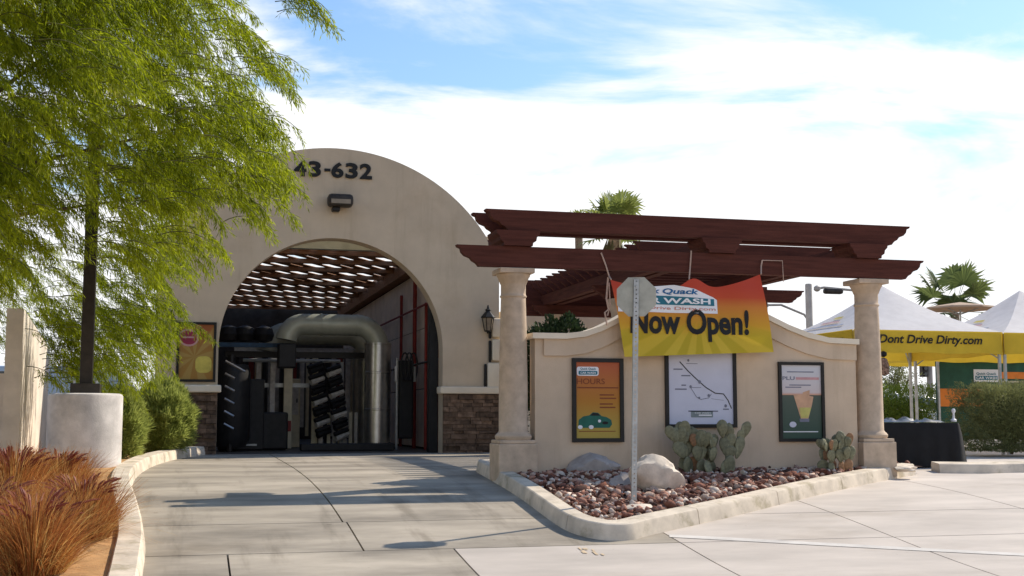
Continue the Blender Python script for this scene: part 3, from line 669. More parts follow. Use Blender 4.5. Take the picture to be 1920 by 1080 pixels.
# sign wall
wy0, wy1 = PY - .12, PY + .14
prof_px = [(1003, 628), (1060, 628), (1095, 624), (1125, 614), (1150, 602), (1175, 588), (1200, 580), (1240, 576), (1380, 576), (1415, 582), (1445, 597), (1475, 612), (1510, 626), (1550, 636), (1603, 639)]
prof = [aty(a, b, wy0) for a, b in prof_px]; prof[0].z = prof[1].z; prof = [(p.x, p.z) for p in prof]
sw = thing('sign_wall', 'low beige stucco wall with swept curved top carrying framed posters', 'wall', ((prof[0][0] + prof[-1][0]) / 2, PY, gz(PY)))
zb = gz(PY)
MB().prism_xz([(prof[0][0], zb), (prof[-1][0], zb)] + prof[::-1], wy0, wy1).build('wall', stucco_warm, sw)
def band(p, d0, d1, y0, y1, ext0, ext1):
    q = [list(a) for a in p]; q[0][0] -= ext0; q[-1][0] += ext1
    return MB().prism_xz([(a, b - d1) for a, b in q] + [(a, b - d0) for a, b in q[::-1]], y0, y1)
band([(prof[0][0] + .12, prof[0][1])] + prof[1:], .06, .29, wy0 - .035, wy0 - .002, 0, 0).build('cornice', stucco_warm, sw)
band(prof, -.02, .058, wy0 - .075, wy1 + .06, .05, .03).build('coping', stucco_light, sw)
# poster 1: hours
WYP = wy0
t, x0, x1, z0, z1 = poster('framed_poster', 'black framed orange poster reading HOURS with a green car', 1072, 1168, 672, 829, WYP, .055,
    ramp_mat('hours_print', 2, [(0, (.45, .33, .07)), (.18, (.46, .31, .06)), (.5, (.46, .20, .03)), (1, (.46, .12, .05))]))
y = WYP - .021; w = x1 - x0; h = z1 - z0
shape(t, rrect(x0 + .02 * w, x0 + .52 * w, z0 + .82 * h, z0 + .94 * h, .03), y, white, 'logo_plate')
shape(t, rrect(x0 + .06 * w, x0 + .49 * w, z0 + .835 * h, z0 + .885 * h, .015), y - .003, teal, 'logo_band')
text('Quick Quack', x0 + .1 * w, x0 + .46 * w, z0 + .893 * h, y - .004, teal, t, h=.035 * h, bold=.02)
text('CAR WASH', x0 + .1 * w, x0 + .45 * w, z0 + .845 * h, y - .007, white, t, h=.028 * h, bold=.02)
text('HOURS', x0 + .02 * w, x0 + .66 * w, z0 + .71 * h, y - .003, brownink, t, h=.075 * h, bold=.01)
bar(t, x0 + .03 * w, x0 + .97 * w, z0 + .655 * h, z0 + .672 * h, y, brownink)
for zz, ww in ((.56, .33), (.515, .38), (.44, .3), (.395, .36)): bar(t, x0 + .54 * w, x0 + (.54 + ww) * w, z0 + zz * h, z0 + (zz + .018) * h, y, brownink)
cb = [(.05, .17), (.09, .135), (.76, .135), (.82, .18), (.80, .24), (.70, .275), (.58, .29), (.50, .335), (.38, .34), (.30, .30), (.16, .285), (.06, .24)]
shape(t, [(x0 + a * w, z0 + b * h) for a, b in cb], y, mat('car_green_ink', (.02, .13, .09), .6), 'printed_car')
shape(t, [(x0 + a * w, z0 + b * h) for a, b in ((.32, .295), (.55, .295), (.49, .328), (.38, .332))], y - .003, inkblack, 'printed_window')
for a in (.09, .34): shape(t, ell(x0 + a * w, z0 + .145 * h, .055 * w, .026 * h), y - .004, white, 'printed_wheel')
shape(t, ell(x0 + .66 * w, z0 + .20 * h, .07 * w, .02 * h), y - .004, inkblack, 'printed_grille'); shape(t, ell(x0 + .53 * w, z0 + .225 * h, .035 * w, .02 * h), y - .004, white, 'printed_headlight')
bar(t, x0 + .06 * w, x0 + .9 * w, z0 + .085 * h, z0 + .095 * h, y, brownink)
# poster 2: map
t, x0, x1, z0, z1 = poster('framed_poster', 'large black framed pale poster with a route map, partly under the banner', 1246, 1379, 640, 802, WYP, .05,
    mat('map_paper', (.56, .57, .66), .5, .03, 3))
w = x1 - x0; h = z1 - z0
def stroke(pts, m, th, name='map_line'):
    q = [(x0 + a * w, z0 + (1 - b) * h) for a, b in pts]
    for (ax, az), (bx, bz) in zip(q, q[1:]):
        d = Vector((bx - ax, bz - az)); n = Vector((-d.y, d.x)).normalized() * th / 2; e = d.normalized() * th * .3
        MB().prism_xz([(ax - n.x - e.x, az - n.y - e.y), (bx - n.x + e.x, bz - n.y + e.y), (bx + n.x + e.x, bz + n.y + e.y), (ax + n.x - e.x, az + n.y - e.y)][::-1] if False else
                      [(ax - n.x - e.x, az - n.y - e.y), (bx - n.x + e.x, bz - n.y + e.y), (bx + n.x + e.x, bz + n.y + e.y), (ax + n.x - e.x, az + n.y - e.y)], y - .002, y).build(name, m, t)
stroke([(.18, .22), (.30, .33), (.48, .47), (.58, .54), (.72, .61), (.85, .62), (.92, .70), (.97, .80)], inkblack, .014)
stroke([(.34, .54), (.50, .54)], inkgrey, .008); stroke([(.34, .54), (.43, .66), (.50, .69), (.62, .67), (.66, .62)], inkgrey, .008); stroke([(.28, .24), (.45, .24)], inkgrey, .008); stroke([(.66, .68), (.85, .70)], inkgrey, .005)
for a, b, r in ((.48, .47, .022), (.34, .53, .018), (.62, .64, .018), (.47, .67, .014), (.88, .77, .02), (.31, .20, .016)): shape(t, ell(x0 + a * w, z0 + (1 - b) * h, r, r * 1.2, 10), y - .003, inkgrey, 'map_marker')
for a, b, ww in ((.08, .32, .14), (.2, .40, .14), (.2, .52, .07), (.1, .57, .18), (.84, .82, .09), (.3, .845, .46)): bar(t, x0 + a * w, x0 + (a + ww) * w, z0 + (1 - b) * h, z0 + (1 - b) * h + .018, y, inkgrey)
shape(t, rrect(x0 + .34 * w, x0 + .68 * w, z0 + .085 * h, z0 + .15 * h if False else z0 + .165 * h, .01), y, mat('grey_plate', (.20, .24, .24), .6), 'logo_plate')
bar(t, x0 + .46 * w, x0 + .66 * w, z0 + .105 * h, z0 + .12 * h, y - .003, white); text('CAR WASH', x0 + .4 * w, x0 + .64 * w, z0 + .13 * h, y - .004, white, t, h=.022 * h)
# poster 3: white over dark green with a funnel-shaped burst
t, x0, x1, z0, z1 = poster('framed_poster', 'black framed white and dark green poster with a pale yellow wedge', 1459, 1544, 679, 828, WYP, .045,
    ramp_mat('plus_print', 2, [(0, (.045, .085, .06)), (.55, (.08, .105, .08)), (.62, (.09, .11, .085)), (.625, (.6, .30, .18)), (.66, (.60, .52, .50)), (1, (.58, .58, .60))]))
w = x1 - x0; h = z1 - z0
text('PLU', x0 + .03 * w, x0 + .34 * w, z0 + .795 * h, y, inkgrey, t, h=.05 * h, bold=.03)
bar(t, x0 + .37 * w, x0 + .95 * w, z0 + .80 * h, z0 + .835 * h, y, mat('rose_ink', (.55, .30, .30)))
for zz, a, b in ((.90, .15, .82), (.72, .2, .74), (.69, .1, .5)): bar(t, x0 + a * w, x0 + b * w, z0 + zz * h, z0 + (zz + .014) * h, y, inkgrey)
shape(t, [(x0 + a * w, z0 + b * h) for a, b in ((.47, .27), (.66, .27), (.76, .46), (.80, .57), (.70, .58), (.71, .66), (.54, .63), (.53, .60), (.30, .59), (.36, .48))], y, mat('wedge_ink', (.60, .36, .22), .6), 'printed_wedge')
shape(t, [(x0 + a * w, z0 + b * h) for a, b in ((.47, .28), (.65, .28), (.74, .42), (.44, .42))], y - .003, mat('wedge_yellow', (.52, .47, .14), .6), 'printed_wedge_tip')
bar(t, x0 + .44 * w, x0 + .68 * w, z0 + .225 * h, z0 + .27 * h, y, inkgrey); shape(t, ell(x0 + .27 * w, z0 + .19 * h, .09 * w, .04 * h, 10), y, mat('map_paper', (.5, .5, .5)), 'printed_patch')
bar(t, x0 + .03 * w, x0 + .9 * w, z0 + .085 * h, z0 + .098 * h, y, white)

# banner on ropes
BY = PY - .36
TL = aty(1146, 524, BY); TR = aty(1427, 514, BY); BL = aty(1172, 669, BY); BR = aty(1452, 660, BY)
bo = Vector((BL.x - .2, BY, BL.z)); bn = thing('banner', 'red to yellow Now Open banner tied with ropes across the sign wall', 'banner', bo)
def bpos(u, v):
    top = TL.lerp(TR, u); bot = BL.lerp(BR, u); p = bot.lerp(top, v)
    sag = .20 * (4 * u * (1 - u)) * v ** 5 * (1 - .85 * math.exp(-((u - .54) / .10) ** 2)); p.z -= sag
    return p
def bdis(x, z):
    u = (x - BL.x) / (BR.x - BL.x); v = (z - BL.z) / (TL.z - BL.z)
    return .016 * math.sin(u * 19 + v * 3) * (.4 + v) + .025 * math.sin(u * 6.5 - v * 4 + 1)
nu, nv = 70, 34; V = []; 
for j in range(nv + 1):
    for i in range(nu + 1):
        p = bpos(i / nu, j / nv); V.append((p.x - bo.x, bdis(p.x, p.z), p.z - bo.z))
Fc = [(j * (nu + 1) + i, j * (nu + 1) + i + 1, (j + 1) * (nu + 1) + i + 1, (j + 1) * (nu + 1) + i) for j in range(nv) for i in range(nu)]
bm_ = ramp_mat('banner_print', 2, [(0, (.66, .50, .05)), (.30, (.68, .48, .04)), (.46, (.68, .36, .03)), (.72, (.66, .23, .04)), (.86, (.55, .08, .03)), (1.0, (.50, .06, .03))], rays=((1.3, .62), 15, (.50, .38, .02), .55), trans=.15)
link('sheet', np_mesh('sheet', V, Fc, True), bm_, bn)
fyb = lambda off: (lambda x, z: BY + bdis(x, z) - off)
a = aty(1182, 628, BY); b = aty(1402, 628, BY)
text('Now Open!', a.x, b.x, aty(1300, 641, BY).z, BY, inkblack, bn, h=.46, bold=.032, fy=fyb(.012))
# logo plate: cap shaped outline, teal band, white words
lx0, lx1 = aty(1158, 560, BY).x, aty(1346, 560, BY).x; lz0, lz1 = aty(1250, 586, BY).z, aty(1250, 534, BY).z
def curved(pts, off, m, name):
    mb = MB(); mb.v = [(x, BY + bdis(x, z) - off, z) for x, z in pts]; mb.f = [tuple(range(len(pts)))]; return mb.build(name, m, bn)
lw, lh = lx1 - lx0, lz1 - lz0
def gridplate(prof, off, m, name, n=26):
    """plate between a bottom line and a top profile, laid on the cloth"""
    mb = MB(); xs = np.linspace(prof[0][0], prof[-1][0], n)
    for x in xs:
        zt = np.interp(x, [p[0] for p in prof], [p[1] for p in prof]); zb_ = np.interp(x, [p[0] for p in prof], [p[2] for p in prof])
        for k in range(4): z = zb_ + (zt - zb_) * k / 3; mb.v.append((x, BY + bdis(x, z) - off, z))
    mb.f = [(4 * i + k, 4 * i + 4 + k, 4 * i + 5 + k, 4 * i + 1 + k) for i in range(n - 1) for k in range(3)]
    return mb.build(name, m, bn)
gridplate([(lx0, lz0 + .55 * lh, lz0), (lx0 + .25 * lw, lz0 + .88 * lh, lz0), (lx0 + .55 * lw, lz0 + lh, lz0), (lx0 + .76 * lw, lz0 + .88 * lh, lz0), (lx1 - .04 * lw, lz0 + .60 * lh, lz0), (lx1, lz0 + .5 * lh, lz0)], .008, white, 'logo_plate')
gridplate([(lx0 + .03 * lw, lz0 + .58 * lh, lz0 + .28 * lh), (lx0 + .5 * lw, lz0 + .60 * lh, lz0 + .28 * lh), (lx1 - .03 * lw, lz0 + .53 * lh, lz0 + .28 * lh)], .012, teal, 'logo_band')
text('Quick Quack', lx0 + .08 * lw, lx0 + .80 * lw, lz0 + .64 * lh, BY, mat('blue_ink', (.02, .13, .30), .6), bn, h=.23 * lh, bold=.03, shear=.15, fy=fyb(.014))
text('CAR WASH', lx0 + .08 * lw, lx1 - .07 * lw, lz0 + .33 * lh, BY, white, bn, h=.2 * lh, bold=.03, fy=fyb(.017))
text('Dont Drive Dirty.com', lx0 + .05 * lw, lx1 - .02 * lw, lz0 + .07 * lh, BY, mat('coral_ink', (.62, .25, .18), .6), bn, h=.15 * lh, bold=.01, fy=fyb(.014))
def rp(pts, r=.011): MB().tube(pts, r, 5).build('rope', rope, bn)
yb = PY - .27
def bt(px, py, y=None): return aty(px, py, y or yb)
rp([bt(1127, 474), bt(1136, 498), bt(1142, 518), TL])
rp([bt(1140, 520), bt(1137, 560), bt(1141, 580), bt(1134, 586), bt(1138, 610)], .014); rp([bt(1142, 530), bt(1144, 572), bt(1139, 592)], .010)
rp([bt(1296, 470), bt(1294, 500), aty(1292, 524, BY)]); rp([TR, bt(1427, 500), bt(1429, 488)]); rp([bt(1429, 488), bt(1467, 489), bt(1469, 528)], .007)

# shrub behind the wall, wing wall behind the arbour
MB2 = MB().box(XC + XE + .1, 12.5, 26.3, 26.6, FLOOR - .1, 3.9)
tag(MB2.build('wing_wall', stucco_light), 'cream wall under the rear arbour behind the sign wall', 'wall')

# ---------------------------------------------------------------- stop sign seen from behind
sb = G(1189, 948, .12); SX, SY_ = sb.x, sb.y; sc = aty(1193, 556, SY_)
st = thing('stop_sign', 'octagonal road sign seen from its bare metal back on perforated post', 'sign', (SX, SY_, sb.z))
R8 = .236
pts = [(sc.x + R8 * math.cos(PI / 8 + k * PI / 4), sc.z + R8 * math.sin(PI / 8 + k * PI / 4)) for k in range(8)]
RS = math.radians(-24)
def plate(k, y0, y1, name, m):
    mb = MB().prism_xz([(sc.x + (x - sc.x) * k, sc.z + (z - sc.z) * k) for x, z in pts], y0, y1)
    mb.v = [(sc.x + (x - sc.x) * math.cos(RS) - (y - SY_) * math.sin(RS), SY_ + (x - sc.x) * math.sin(RS) + (y - SY_) * math.cos(RS), z) for x, y, z in mb.v]; mb.build(name, m, st)
plate(1.04, .032 + SY_, .036 + SY_, 'sign_plate', signback); plate(1.03, .0362 + SY_, .038 + SY_, 'sign_face', mat('sign_red', (.45, .02, .02), .5))
lean = (sc.x - SX) / (sc.z - sb.z)
ztp = sc.z + .2; zz = sb.z - .2
mb = MB(); pw = .03
def lx(z): return SX + lean * (z - sb.z)
z = zz
while z < ztp:                                          # U-channel with punched holes every 5 cm
    z2 = min(z + .05, ztp); hz = .014
    c0, c1 = lx(z), lx(z2)
    for (a0, a1) in ((-pw, -.009), (.009, pw)): mb.add([(c0 + a0, SY_, z), (c0 + a1, SY_, z), (c1 + a1, SY_, z2), (c1 + a0, SY_, z2)], [(0, 1, 2, 3)])
    mb.add([(c0 - .009, SY_, z + hz), (c0 + .009, SY_, z + hz), (c1 + .009, SY_, z2), (c1 - .009, SY_, z2)], [(0, 1, 2, 3)])
    for s in (-1, 1): mb.add([(c0 + s * pw, SY_, z), (c0 + s * pw, SY_ + .03, z), (c1 + s * pw, SY_ + .03, z2), (c1 + s * pw, SY_, z2)], [(0, 1, 2, 3)])
    z = z2
mb.build('post', galv, st)
for dz in (-.12, .12): MB().tube([(sc.x, SY_ - .012, sc.z + dz), (sc.x, SY_ + .04, sc.z + dz)], .012, 6).build('bolt', galv, st)

# ---------------------------------------------------------------- boulders and lava rocks
def rock_bm(seed, sub=2, amp=.35, flat=1.0):
    bm = bmesh.new(); bmesh.ops.create_icosphere(bm, subdivisions=sub, radius=1)
    rs = random.Random(seed); o = Vector((rs.uniform(-50, 50), rs.uniform(-50, 50), rs.uniform(-50, 50)))
    cuts = [Vector((rs.gauss(0, 1), rs.gauss(0, 1), rs.gauss(0, 1))).normalized() for _ in range(7)]
    for v in bm.verts:
        n = v.co.normalized(); r = 1 + amp * mnoise.noise(n * 1.1 + o) + amp * .35 * mnoise.noise(n * 3.1 + o)
        p = n * r
        for c in cuts:
            d = p.dot(c)
            if d > .68: p = p - c * (d - .68) * .88
        v.co = p
        v.co.z *= flat
    return bm
def boulder(name, label, x, y, s, rz, m, seed, sink=.25):
    bm = rock_bm(seed, 4, .45); me = bpy.data.meshes.new(name)
    for v in bm.verts: v.co = Vector((v.co.x * s[0], v.co.y * s[1], v.co.z * s[2]))
    bm.to_mesh(me); bm.free(); me.polygons.foreach_set('use_smooth', np.ones(len(me.polygons), dtype=bool)); me.set_sharp_from_angle(angle=math.radians(24))
    o = link(name, me, m, None, (x, y, gz(y) + .12 + s[2] * (1 - 2 * sink) * .72)); o.rotation_euler = (0, 0, rz)
    return tag(o, label, 'boulder')
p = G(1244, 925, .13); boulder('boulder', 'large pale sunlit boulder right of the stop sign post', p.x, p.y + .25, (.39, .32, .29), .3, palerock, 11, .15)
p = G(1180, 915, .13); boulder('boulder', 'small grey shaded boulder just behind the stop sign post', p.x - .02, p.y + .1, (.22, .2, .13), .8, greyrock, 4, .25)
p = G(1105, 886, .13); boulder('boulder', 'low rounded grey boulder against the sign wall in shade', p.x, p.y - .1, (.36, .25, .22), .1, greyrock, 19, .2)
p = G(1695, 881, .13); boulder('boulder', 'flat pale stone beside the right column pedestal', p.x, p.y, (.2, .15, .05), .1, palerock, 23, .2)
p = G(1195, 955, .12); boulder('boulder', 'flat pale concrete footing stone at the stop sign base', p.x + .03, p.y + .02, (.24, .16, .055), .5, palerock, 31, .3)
# the bed: individual larger lava rocks and a mass of smaller ones
def inside(x, y, poly):
    c = False; j = len(poly) - 1
    for i in range(len(poly)):
        if (poly[i][1] > y) != (poly[j][1] > y) and x < (poly[j][0] - poly[i][0]) * (y - poly[i][1]) / (poly[j][1] - poly[i][1]) + poly[i][0]: c = not c
        j = i
    return c
rp_poly = offset_path(bed_path, .27) + [(10.9, 17.3), (9.5, 18.6), (4.7, 18.9)]
variants = []
for k in range(9):
    bm = rock_bm(100 + k, 1, 1.1, .8); bm.verts.index_update()
    variants.append((np.array([v.co for v in bm.verts]), np.array([[v.index for v in f.verts] for f in bm.faces]))); bm.free()
Vs = []; Fs = []; base = 0
def rotm(a, b):
    ca, sa, cb, sb_ = math.cos(a), math.sin(a), math.cos(b), math.sin(b)
    return np.array([[ca, -sa, 0], [sa, ca, 0], [0, 0, 1]]) @ np.array([[1, 0, 0], [0, cb, -sb_], [0, sb_, cb]])
n = 0
while n < 3600:
    x = random.uniform(3.9, 11); y = random.uniform(12.4, 18.7)
    if y > 16.6 and random.random() < .5: continue
    if not inside(x, y, rp_poly): continue
    v, f = variants[n % 9]; s = random.uniform(.018, .056) * (1.25 if random.random() < .15 else 1)
    q = (v * np.array([s * random.uniform(.9, 1.4), s, s])) @ rotm(random.uniform(0, 6.28), random.uniform(-.5, .5)).T + np.array([x, y, gz(y) + .115 + s * .45 + random.uniform(0, .03)])
    Vs.append(q); Fs.append(f + base); base += len(v); n += 1
tag(link('lava_rock_gravel', np_mesh('lava_rock_gravel', np.concatenate(Vs), np.concatenate(Fs)), rockmat), 'red brown lava rock gravel filling the kerbed bed', 'gravel', kind='stuff')
vm = [np_mesh('lava_rock', v, f) for v, f in variants]
for m_ in vm: m_.materials.append(rockmat)
n = 0
while n < 70:
    x = random.uniform(4.0, 9.5); y = random.uniform(12.5, 16.2)
    if not inside(x, y, rp_poly): continue
    if abs(x - SX) < .12 and abs(y - SY_) < .12: continue
    s = random.uniform(.06, .095); o = bpy.data.objects.new('lava_rock', vm[n % 9]); C.objects.link(o)
    o.location = (x, y, gz(y) + .13 + s * .4); o.scale = (s * random.uniform(.9, 1.3), s, s * .9); o.rotation_euler = (random.uniform(-.4, .4), random.uniform(-.4, .4), random.uniform(0, 6.28))
    tag(o, 'fist sized reddish lava rock lying on the kerbed bed gravel', 'rock', 'larger lava rocks in the kerbed bed'); n += 1

# ---------------------------------------------------------------- prickly pear cacti
def pad_mesh():
    bm = bmesh.new(); bmesh.ops.create_icosphere(bm, subdivisions=3, radius=1)
    for v in bm.verts:
        t_ = (v.co.z + 1) / 2; wd = .34 * (.5 + .67 * t_) if t_ < .75 else .34
        v.co = Vector((v.co.x * wd, v.co.y * .085, t_))
    me = bpy.data.meshes.new('pad'); bm.to_mesh(me); bm.free(); me.polygons.foreach_set('use_smooth', np.ones(len(me.polygons), dtype=bool)); return me
padg = pad_mesh(); padg.materials.append(cactusm); padr = padg.copy(); padr.materials.clear(); padr.materials.append(cactusr)
def cactus(label, base, pads, seed):
    rs = random.Random(seed); t = thing('prickly_pear', label, 'cactus', base)
    for (dx, dy, dz, L, tilt, yaw, red) in pads:
        o = link('pad', padr if red else padg, None, t, (dx, dy, dz)); o.scale = (L * rs.uniform(.95, 1.15), L, L); o.rotation_euler = (rs.uniform(-.2, .2), tilt, yaw)
    return t
def grow(seed, n0, spread, lv, L0, redp):
    rs = random.Random(seed); out = []; cur = []
    for k in range(n0):
        x = (k / (n0 - 1) - .5) * spread; cur.append((x, rs.uniform(-.15, .15), -.04, L0 * rs.uniform(.85, 1.15), x * .7 + rs.uniform(-.15, .15), rs.uniform(-.6, .6)))
    for l in range(lv):
        nxt = []
        for (x, y, z, L, ti, ya) in cur:
            out.append((x, y, z, L, ti, ya, rs.random() < redp * (1.6 if l == 0 else .6)))
            for c in range(rs.choice((2, 2, 3)) if l < lv - 1 else 0):
                f = rs.uniform(.82, .96); s = rs.choice((-1, 1)) * rs.uniform(0.02, .17) * L
                nx = x + math.sin(ti) * L * f * math.cos(ya) + s * math.cos(ya); ny = y + math.sin(ti) * L * f * math.sin(ya) + s * math.sin(ya); nz = z + math.cos(ti) * L * f
                nxt.append((nx, ny, nz, L * rs.uniform(.72, .98), ti * .5 + s * 2.5 / L * .5 + rs.uniform(-.25, .25), ya * .4 + rs.uniform(-.7, .7)))
        cur = nxt
    return out
p = G(1330, 886, .13); cactus('big prickly pear cactus in front of the framed map poster', (aty(1328, 880, 16.2).x, 16.2, gz(16.2) + .12), grow(5, 10, .60, 3, .275, .08), 1)
p = G(1568, 878, .13); cactus('smaller prickly pear cactus beside the right column pedestal', (aty(1563, 880, 16.25).x, 16.25, gz(16.25) + .12), grow(12, 5, .32, 3, .225, .16), 2)

# ---------------------------------------------------------------- foliage builders
def leaf_quads(P, D, L, Wd, droop=None):
    """flat leaf blades: base P, direction D, length L, width Wd"""
    n = len(P); D = D / np.linalg.norm(D, axis=1, keepdims=True)
    A = rng.normal(size=(n, 3)); S = np.cross(D, A); S /= np.linalg.norm(S, axis=1, keepdims=True) + 1e-9
    L = np.asarray(L).reshape(-1, 1) * np.ones((n, 1)); Wd = np.asarray(Wd).reshape(-1, 1) * np.ones((n, 1))
    v = np.stack([P, P + D * L * .5 - S * Wd * .5, P + D * L, P + D * L * .5 + S * Wd * .5], axis=1).reshape(-1, 3)
    return v, np.arange(4 * n).reshape(-1, 4)
def bush(name, label, centre, rad, n, m, L=.07, Wd=.014, up=.5, shape_=2.0, cat='bush', group=None, stems=5, box=False):
    t = thing(name, label, cat, (centre[0], centre[1], centre[2]), group)
    u = rng.normal(size=(n, 3)); 
    if box: u = rng.uniform(-1, 1, size=(n, 3)); mx = np.max(np.abs(u), axis=1, keepdims=True); u = u / mx * (1 - .35 * rng.random((n, 1)) ** 2); u *= (1 - .10 * np.sum(u ** 4, axis=1, keepdims=True) / 2)
    else: u /= np.linalg.norm(u, axis=1, keepdims=True); u *= (rng.random((n, 1)) ** .33) * .25 + .75
    lump = np.array([1 + .3 * mnoise.noise(Vector(q) * 2.3 + Vector(centre)) + .2 * mnoise.noise(Vector(q) * 6 + Vector(centre)) for q in u]).reshape(-1, 1)
    Pp = u * lump * np.array(rad); Pp[:, 2] += rad[2]; Pp[:, 2] = np.maximum(Pp[:, 2], .03)
    D = u + np.array([0, 0, up]) + rng.normal(size=(n, 3)) * .55
    V, Fc = leaf_quads(Pp, D, rng.uniform(.6, 1.3, n) * L, rng.uniform(.7, 1.3, n) * Wd)
    link('foliage', np_mesh('foliage', V, Fc), m, t)
    mb = MB()
    for k in range(stems):
        a = random.uniform(0, 6.28); r = random.uniform(.2, .6)
        mb.tube([(centre[0], centre[1], centre[2] - .05), (centre[0] + r * rad[0] * math.cos(a) * .6, centre[1] + r * rad[1] * math.sin(a) * .6, centre[2] + rad[2]), (centre[0] + r * rad[0] * math.cos(a), centre[1] + r * rad[1] * math.sin(a), centre[2] + rad[2] * 1.6)], [.03, .02, .008], 5)
    mb.build('stem', bark, t)
    # dense inner twig mass so the heart of the bush is not hollow
    k = n // 3; w = rng.normal(size=(k, 3)); w /= np.linalg.norm(w, axis=1, keepdims=True); w *= rng.random((k, 1)) ** .4 * .72
    Q = w * np.array(rad); Q[:, 2] += rad[2]; Q[:, 2] = np.maximum(Q[:, 2], .02)
    V, Fc = leaf_quads(Q, rng.normal(size=(k, 3)) + np.array([0, 0, .4]), L * 1.4, Wd * 1.8); link('inner_foliage', np_mesh('inner_foliage', V, Fc), m, t)
    return t
lf_bush = leafmat('bush_leaf', (.19, .24, .05), (.46, .50, .13), .62)
lf_hedge = leafmat('hedge_leaf', (.10, .16, .02), (.32, .40, .07), .5)
lf_dark = leafmat('glossy_leaf', (.012, .03, .012), (.06, .10, .04), .15, 5)
lf_dry = leafmat('dry_hedge_leaf', (.11, .11, .05), (.29, .32, .12), .4)
bush('rounded_shrub', 'round green feathery shrub nearest the left stone pier', (-.42, 23.9, gz(23.9) + .1), (.56, .62, .62), 24000, lf_bush, .13, .012, 1.0)
bush('rounded_shrub', 'narrower green shrub between lamp base and the rounder shrub', (-1.0, 21.2, gz(21.2) + .1), (.36, .5, .52), 15000, lf_bush, .13, .012, 1.0)
bush('rounded_shrub', 'dark leaved shrub on top behind the left end of the sign wall', (5.3, 17.75, 1.5), (.6, .42, .78), 15000, lf_dark, .07, .035)
bush('climbing_plant', 'thin leafy climber between left column and sign wall', (4.62, 17.35, 1.1), (.07, .1, .75), 700, lf_dark, .06, .035, stems=2)
p = G(1865, 858); bush('clipped_hedge', 'clipped olive green hedge at the right edge behind the kerb', (p.x + .78, p.y + .55, gz(p.y) + .1), (.98, .6, .66), 52000, lf_dry, .05, .012, cat='hedge', box=True)
p = aty(1705, 775, 28.0); bush('clipped_hedge', 'clipped green hedge in front of the white car', (p.x - .3, 28.0, FLOOR), (1.25, .6, (aty(1705, 722, 27.4).z - FLOOR) / 2), 26000, lf_hedge, .06, .014, cat='hedge', box=True)

